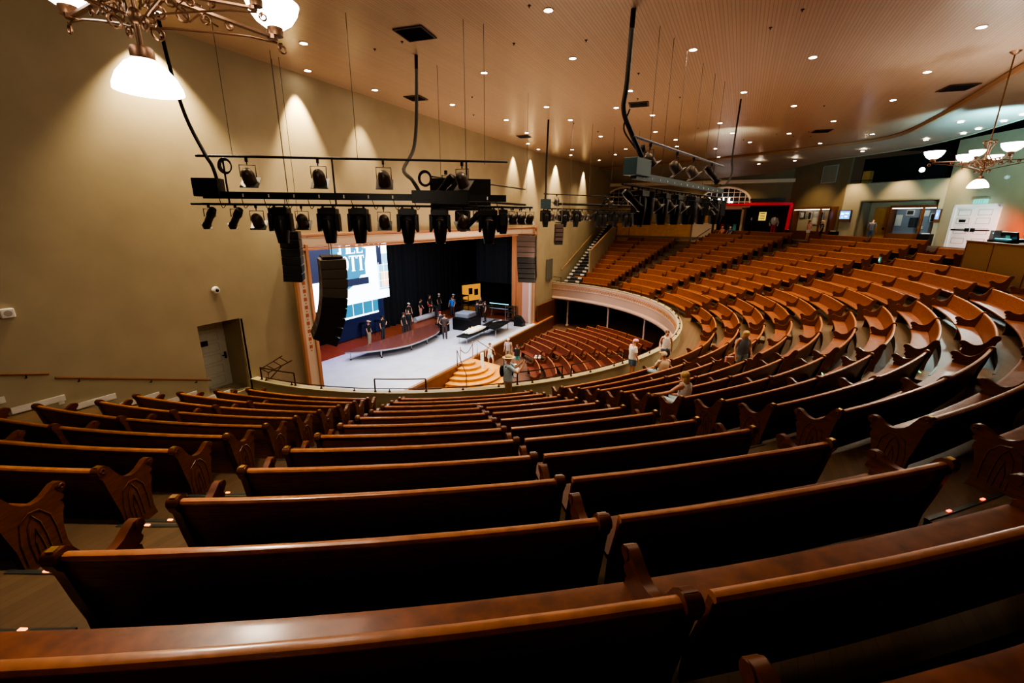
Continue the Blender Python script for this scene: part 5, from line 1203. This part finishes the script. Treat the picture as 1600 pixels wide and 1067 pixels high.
# rig 2, farther round
A2, B2 = (-8.9, 21.2), (-5.36, 26.6); r2 = math.atan2(B2[1]-A2[1], B2[0]-A2[0])
pipe('lighting_pipe', A2, B2, 1.20, -.02, 1.05, .025, 'upper thin pipe of the farthest small lighting rig')
pipe('lighting_pipe', A2, B2, .50, -.02, 1.05, .03, 'lower pipe of the farthest small lighting rig')
pipe('power_bar', A2, B2, .74, .1, 1.05, .06, 'cable trough of the farthest small lighting rig')
q = MB().box((0, 0, 0), (.42, .3, .45)); q = q.build('junction_box', M['bluegrey']); q.location = (-8.9, 21.2, .72); q.rotation_euler = (0, 0, r2); tag(q, 'grey box at the left end of the farthest small rig', 'box')
for i in range(18):
    u = .0+i*.06; k = 'mffmfmffsmmsmsmmsm'[i]
    hang(k, seg(A2, B2, u, .46), r2+random.uniform(-.3, .3)+(1 if k == 's' else 0), '%s light along the lower pipe of the farthest small rig' % (ORD+['fourteenth','fifteenth','sixteenth','seventeenth','last'])[i if i < 13 else i+1], 'lights on the farthest small rig', .92)
for u, k in ((.10, 'f'), (.60, 's'), (.66, 'f'), (.80, 's'), (.95, 's')): hang(k, seg(A2, B2, u, 1.17), r2+.3, 'lantern hung under the upper pipe of the farthest small rig', 'upper lanterns of the farthest small rig', .9)
cable([(-9.08, 21.68, 4.66), (-9.05, 21.5, 2.5), (-9.0, 21.4, 1.5), (-8.95, 21.25, .9)], .045, 'straight black cable bundle dropping to the farthest small rig')
for x, y in ((-8.1, 22.5), (-6.6, 24.8), (-5.6, 26.3), (-7.4, 23.5)): rod(x, y, .5, zc(y))
# rig 3, blue grey, right of centre
A3, B3 = (-2.69, 11.9), (-.92, 19.73); r3 = math.atan2(B3[1]-A3[1], B3[0]-A3[0])
pipe('lighting_pipe', A3, B3, 2.0, 0, 1, .035, 'upper steel pipe of the blue grey rig pointing away', M['c_grey'])
pipe('lighting_pipe', A3, B3, .85, -.05, 1.04, .03, 'lower pipe of the blue grey rig crowded with lights')
tb3 = empty('power_bar', seg(A3, B3, .5, 1.10), 'blue grey cable trough dotted with white outlets on the central rig', 'power bar', None, r3)
L3 = math.dist(A3, B3)
MB().box((.2, 0, 0), (L3*1.0, .16, .17)).build('trough', M['bluegrey'], tb3)
MB().box((-L3*.45, 0, .20), (.9, .36, .42)).build('junction_box', M['bluegrey'], tb3, bevel=.01)
q = MB()
for i in range(13):
    for sd in (-1, 1): q.box((-L3*.42+i*L3*.07, sd*.085, -.02), (.05, .012, .05))
q.build('outlets', M['white'], tb3)
for i, u in enumerate((.135, .384, .573, .82)): hang('f' if i < 3 else 's', seg(A3, B3, u, 1.95), r3+pi+[.9, .7, .7, .9][i], '%s lantern under the upper steel pipe of the blue grey rig' % ORD[i], 'lanterns on the upper pipe of the blue grey rig', 1.15)
for i in range(16):
    u = .02+i*.066; k = 'smmfmfmfmmfmfsmm'[i]
    hang(k, seg(A3, B3, u, .80), r3+pi+[.9, 0, .4, .9, .1, .8, 0, .9][i % 8], '%s light along the lower pipe of the blue grey rig' % (ORD[:13]+['fourteenth','fifteenth','last'])[i], 'lights on the lower pipe of the blue grey rig', 1.0)
cable([(-2.86, 11.71, 4.67), (-2.9, 11.75, 3.2), (-2.95, 11.8, 2.6), (-2.75, 11.9, 2.1), (-2.5, 12.2, 1.55)], .06, 'thick black cable bundle bending down to the blue grey junction box')
cable([(-2.80, 11.80, 2.6), (-2.95, 11.95, 2.2), (-2.7, 12.1, 1.8), (-2.45, 12.4, 1.45)], .02, 'thin looping cable beside the thick bundle of the blue grey rig')
cable([(-.67, 21.44, 4.67), (-.70, 21.3, 2.6), (-.62, 21.1, 1.9), (-.75, 20.6, 1.45), (-.95, 20.2, 1.35)], .035, 'single black cable curving down to the far end of the blue grey rig')
coil(seg(A3, B3, .07, 1.72), .13, r3, 'small cable coil under the near end of the upper steel pipe')
for u in (.13, .25, .38, .56, .72, .86): p = seg(A3, B3, u, 0); rod(p.x, p.y, 1.0, zc(p.y))

# ------------------------------------------------------------------ loudspeaker hangs
def line_array(name, loc, rz, n, w, d, h, curve, label, dots=None):
    r = empty(name, loc, label, 'loudspeaker', None, rz)
    z = 0; y = 0; a = 0
    MB().box((0, 0, .06), (w*.9, d*.8, .05)).build('fly_frame', M['black'], r)
    for i in range(n):
        T = Matrix.Translation((0, y, z)) @ Matrix.Rotation(a, 4, 'X')
        # cabinet: tapered in section, front along +y
        q = MB(); pr_ = [(-d/2, -h*.03), (d/2, 0), (d/2, -h*.985), (-d/2, -h*.955)]
        n0 = len(q.v); vs = [(-w/2, a_, b_) for a_, b_ in pr_]+[(w/2, a_, b_) for a_, b_ in pr_]
        q.add(vs, [(0,1,2,3),(7,6,5,4),(0,4,5,1),(1,5,6,2),(2,6,7,3),(3,7,4,0)], T); c_ = q.build('cabinet', M['arraylit'] if n == 9 and i < 4 else M['black'], r, bevel=.012)  # upper cabinets painted paler for the light on them
        q = MB(); q.box((0, d/2+.006, -h*.48), (w*.94, .012, h*.84), M=T); q.build('grille', M['c_brown'] if i < 4 else M['blackmat'], c_)  # brown upper grilles paint the light falling there
        q = MB()
        for u in (-.3, -.1, .12, .3): q.box((w*u, -d/2-.004, -h*.5), (.05, .01, .05), M=T)
        q.build('connectors', dots or M['c_grey'], c_)
        stp2 = T @ Vector((0, 0, -h)); z = stp2.z; y = stp2.y; a -= curve*(.3+i/n)
    for u in (-1, 1): MB().cyl((w*.3*u, 0, .08), (w*.3*u, 0, 1.2), .015).build('hanging_chain', M['steel'], r)
    return r
line_array('line_array_speaker', (-12.3, 10.6, -1.35), R(-35), 9, 1.15, .8, .32, .085, 'tall curved black line array speaker hanging before the video screen')
line_array('line_array_speaker', (-13.1, 9.75, -.45), R(-45), 6, .75, .55, .27, .02, 'shorter straight black speaker column left of the proscenium post')
line_array('line_array_speaker', (-11.5, 24.6, -1.0), R(-165), 9, 1.1, .75, .31, .085, 'curved line array speaker hanging at the far proscenium post', mat('blue_dots', (.02, .08, .2), .5, emit=(.03, .12, .3), es=.6))
line_array('small_line_array', (-8.3, 21.6, -.25), R(-150), 5, .42, .38, .2, .16, 'small curved speaker hanging below the farthest small rig')

# ------------------------------------------------------------------ chandeliers
def chandelier():
    r = bpy.data.objects.new('chandelier', None); C.objects.link(r)
    # origin at the bottom of the lowest glass bowl
    MB().lathe([(.245, .0), (.24, .04), (.205, .12), (.14, .20), (.07, .245), (.05, .25)], 28).build('bottom_bowl', M['bowl'], r, True)
    MB().lathe([(.0, .33), (.075, .33), (.085, .31), (.085, .25), (.10, .235), (.0, .235)], 18).build('bowl_cap', M['bronze'], r, True)
    q = MB(); q.cyl((0, 0, .3), (0, 0, 1.28), .022); q.ell((0, 0, .55), (.05, .05, .07)); q.ell((0, 0, .78), (.07, .07, .05)); q.ell((0, 0, 1.22), (.05, .05, .06)); q.build('stem', M['bronze'], r, True)
    MB().cyl((0, 0, 1.28), (0, 0, 3.64), .018).build('rod', M['bronze'], r, True)
    MB().lathe([(0, 3.55), (.04, 3.56), (.12, 3.63), (.14, 3.66)], 16).build('ceiling_canopy', M['bronze'], r, True)
    q = MB()
    for k in range(3):
        a = 2*pi*k/3; T = Matrix.Rotation(a, 4, 'Z')
        q.tube([(.02, 0, 1.30), (.10, 0, 1.33), (.13, 0, 1.25), (.06, 0, 1.10), (.04, 0, .95), (.16, 0, .78)], .016, 6, T)
        q.ell(T @ Vector((.13, 0, 1.30)), (.045, .045, .045), 8, 6)
    q.build('crown_scrolls', M['bronze'], r, True)
    def spiral(c, r0, turns, sgn=1, n=18):
        return [(c[0]+(r0*(1-.55*i/n))*math.cos(sgn*2*pi*turns*i/n+pi/2), 0, c[1]+(r0*(1-.55*i/n))*math.sin(sgn*2*pi*turns*i/n+pi/2)) for i in range(n+1)]
    for k in range(6):
        low = k < 4
        T = Matrix.Rotation(2*pi*k/4+R(-8), 4, 'Z') @ Matrix.Translation((0, 0, .13)) if low else Matrix.Rotation(R(47+180*(k-4)), 4, 'Z') @ Matrix.Translation((0, 0, .30)) @ Matrix.Scale(.72, 4)
        q = MB()
        q.box((.60, 0, .64), (1.18, .055, .022), M=T); q.cyl((1.20, 0, .62), (1.20, 0, .66), .05, M=T)
        q.tube([(.08, 0, .36), (.28, 0, .42), (.62, 0, .50), (.95, 0, .57), (1.24, 0, .60)], .012, 6, T)
        arm = q.build('arm', M['bronze'], r)
        q = MB()
        for c, r0, sg_ in (((.18, .52), .075, 1), ((.36, .55), .06, -1), ((.56, .585), .05, 1), ((.76, .60), .042, -1), ((1.30, .56), .05, 1), ((.14, .34), .055, -1)):
            q.tube(spiral(c, r0, 1.3, sg_), .011, 5, T)
        q.tube([(.10, 0, .45), (.22, 0, .60), (.30, 0, .62), (.42, 0, .52), (.5, 0, .6), (.66, 0, .56)], .010, 5, T)
        q.build('scrollwork', M['bronze'], arm, True)
        q = MB(); q.lathe([(.0, .66), (.07, .66), (.075, .73), (.085, .74)], 16, T @ Matrix.Translation((1.24, 0, 0))); q.build('bowl_holder', M['bronze'], arm, True)
        q = MB(); q.lathe([(.03, .72), (.09, .735), (.17, .79), (.225, .87), (.25, .95), (.245, .95), (.22, .87), (.03, .75)], 24, T @ Matrix.Translation((1.24, 0, 0))); q.build('glass_bowl', M['bowl'], arm, True)
    return r
ch = chandelier(); ch.location = (-4.62, 2.28, 1.01); tag(ch, 'bronze scrolled chandelier close to the camera with big glowing bowls', 'chandelier'); ch.rotation_euler = (0, 0, R(5))
ch2 = copy_tree(ch); ch2.location = (6.28, 19.0, 1.02); ch2['label'] = 'whole bronze chandelier with glowing bowls hanging over the sound desk'; ch2.rotation_euler = (0, 0, .2)

# ------------------------------------------------------------------ lights
def light(kind, loc, energy, col=(1, .82, .58), size=.1, rot=None, target=None, spot=None, blend=.5, sy=None):
    l = bpy.data.lights.new('lamp', kind); l.energy = energy; l.color = col
    if kind == 'AREA':
        l.size = size
        if sy: l.shape = 'RECTANGLE'; l.size_y = sy
    else: l.shadow_soft_size = size
    if spot: l.spot_size = R(spot); l.spot_blend = blend
    o = bpy.data.objects.new('lamp', l); C.objects.link(o); o.location = loc
    if target is not None: o.rotation_euler = (Vector(target)-Vector(loc)).to_track_quat('-Z', 'Y').to_euler()
    return o
WARM = (1, .80, .55)
for (x, y) in DL:
    if x < -12.5: continue
    light('SPOT', (x, y, zc(y)-.04), 430, WARM, .07, target=(x, y, -9), spot=105, blend=.8)
for y, e, x in ((7.0, 1300, -13.45), (11.3, 1500, -13.60), (14.1, 600, -13.35), (27.6, 900, -13.6), (30.3, 2000, -13.65), (35.0, 1300, -13.6), (41.0, 1300, -13.15)):
    light('SPOT', (x, y, zc(y)-.05), e, (1, .80, .50), .04, target=(x-.25, y, 0), spot=56 if y > 8 else 84, blend=.7)
for c in (ch, ch2):
    light('POINT', c.location+Vector((0, 0, -.15)), 160 if c is ch else 60, (1, .86, .66), .2)
    for k in range(6):
        if k > 3: continue
        a = 2*pi*k/4+R(-8)+c.rotation_euler.z
        light('POINT', c.location+Vector((1.24*math.cos(a), 1.24*math.sin(a), 1.2)), 8, (1, .86, .66), .15)
# stage wash and house fill
light('AREA', (-17.0, 20.5, -.7), 950, (.86, .90, 1), 6.0, target=(-17.0, 20.5, -9), sy=15)
light('SPOT', (-6, 12, .2), 2000, (1, .93, .85), .3, target=(-15.5, 20, STAGE), spot=42, blend=.6)
light('SPOT', (-7, 23, .3), 1000, (1, .86, .62), .3, target=(-12.6, 20.6, MAIN), spot=26, blend=.8)
light('SPOT', (-11, 20, -1.0), 1300, (1, .74, .60), .3, target=(-6.5, 33.2, -5.6), spot=48, blend=.9)
light('SPOT', (-22, 18.5, -1.8), 500, (.55, .25, 1), .2, target=(-20.5, 18, STAGE), spot=70, blend=.8)
light('SPOT', (-1.1, 27.5, 2.6), 260, (.80, 1, .88), .12, target=(-1.1, 29, 4.7), spot=95, blend=1)  # unseen uplight added in place of a pale reflection on the ceiling
light('SPOT', (8.6, 24.5, 2.4), 3600, (.28, .78, 1), .3, target=(9.2, 28.6, 4.4), spot=84, blend=1)
light('SPOT', (7.6, 17, -.2), 500, (.78, .90, 1), .3, target=(4.5, 15.5, 4.6), spot=110, blend=1)  # unseen cool spot added to grey this side of the ceiling
light('SPOT', (12.3, 33, 3.2), 1300, (.85, 1, .92), .25, target=(6.5, 24.5, -2.6), spot=42, blend=.9)  # unseen spot added to give the pew backs a white sheen
light('SPOT', (9.5, 30, 2.5), 500, (.62, 1, .78), .3, target=tuple(F34 @ Vector((3.0, 0, 2.2))), spot=50, blend=.8)
light('SPOT', (11.0, 33.0, 0), 700, (.60, .92, 1), .2, target=tuple(F34 @ Vector((1.8, 0, -.2))), spot=50, blend=.8)
light('SPOT', (12.2, 31.8, -.3), 1300, (1, .16, .08), .2, target=tuple(F34 @ Vector((4.3, 0, -.6))), spot=38, blend=.9)
for u in (.6, 3.8, 7.0): 
    p = F23 @ Vector((u, -1.2, 4.2)); light('SPOT', p, 400, (1, .76, .46), .1, target=F23 @ Vector((u, -.3, 0)), spot=75, blend=.8)
light('SPOT', (3.2, 45.5, 4.1), 260, (1, .78, .48), .1, target=F12 @ Vector((3, 0, -.5)), spot=80, blend=.8)
for x in (-10, -5, 0): light('SPOT', (x, 47.6, 3.9), 160, (1, .75, .45), .1, target=(x, 49.9, -1), spot=95, blend=.8)
light('AREA', (-5, 14, 4.3), 260, (1, .78, .55), 12, target=(-5, 14, -9), sy=12)
light('AREA', (3, 28, 4.0), 320, (1, .78, .55), 8, target=(1, 28, -9), sy=12)
# unseen area lamp added as bounce onto the boarded ceiling
light('AREA', (-8.5, 21.5, -6.4), 700, (1, .76, .55), 6, target=(-8.5, 21.5, 5), sy=10)

wd = bpy.data.worlds.new('world'); bpy.context.scene.world = wd; wd.use_nodes = True
wd.node_tree.nodes['Background'].inputs[0].default_value = (.9, .72, .5, 1); wd.node_tree.nodes['Background'].inputs[1].default_value = .02

# ------------------------------------------------------------------ camera
cd = bpy.data.cameras.new('camera'); cam = bpy.data.objects.new('camera', cd); C.objects.link(cam)
cd.sensor_width = 36; cd.lens = 680/1600*36; cd.clip_start = .05; cd.clip_end = 200
pitch = math.atan(192/680); az = math.atan(358/706.6); roll = .008
Mc = Matrix.Rotation(az, 4, 'Z') @ Matrix.Rotation(pi/2-pitch, 4, 'X') @ Matrix.Rotation(roll, 4, 'Z')
cam.matrix_world = Mc; bpy.context.scene.camera = cam
sc_ = bpy.context.scene
sc_.view_settings.view_transform = 'AgX'
sc_.view_settings.look = 'AgX - High Contrast'
sc_.view_settings.exposure = .85
sc_.cycles.max_bounces = 6; sc_.cycles.diffuse_bounces = 3; sc_.cycles.glossy_bounces = 3
sc_.cycles.sample_clamp_indirect = 6
sc_.cycles.use_denoising = True
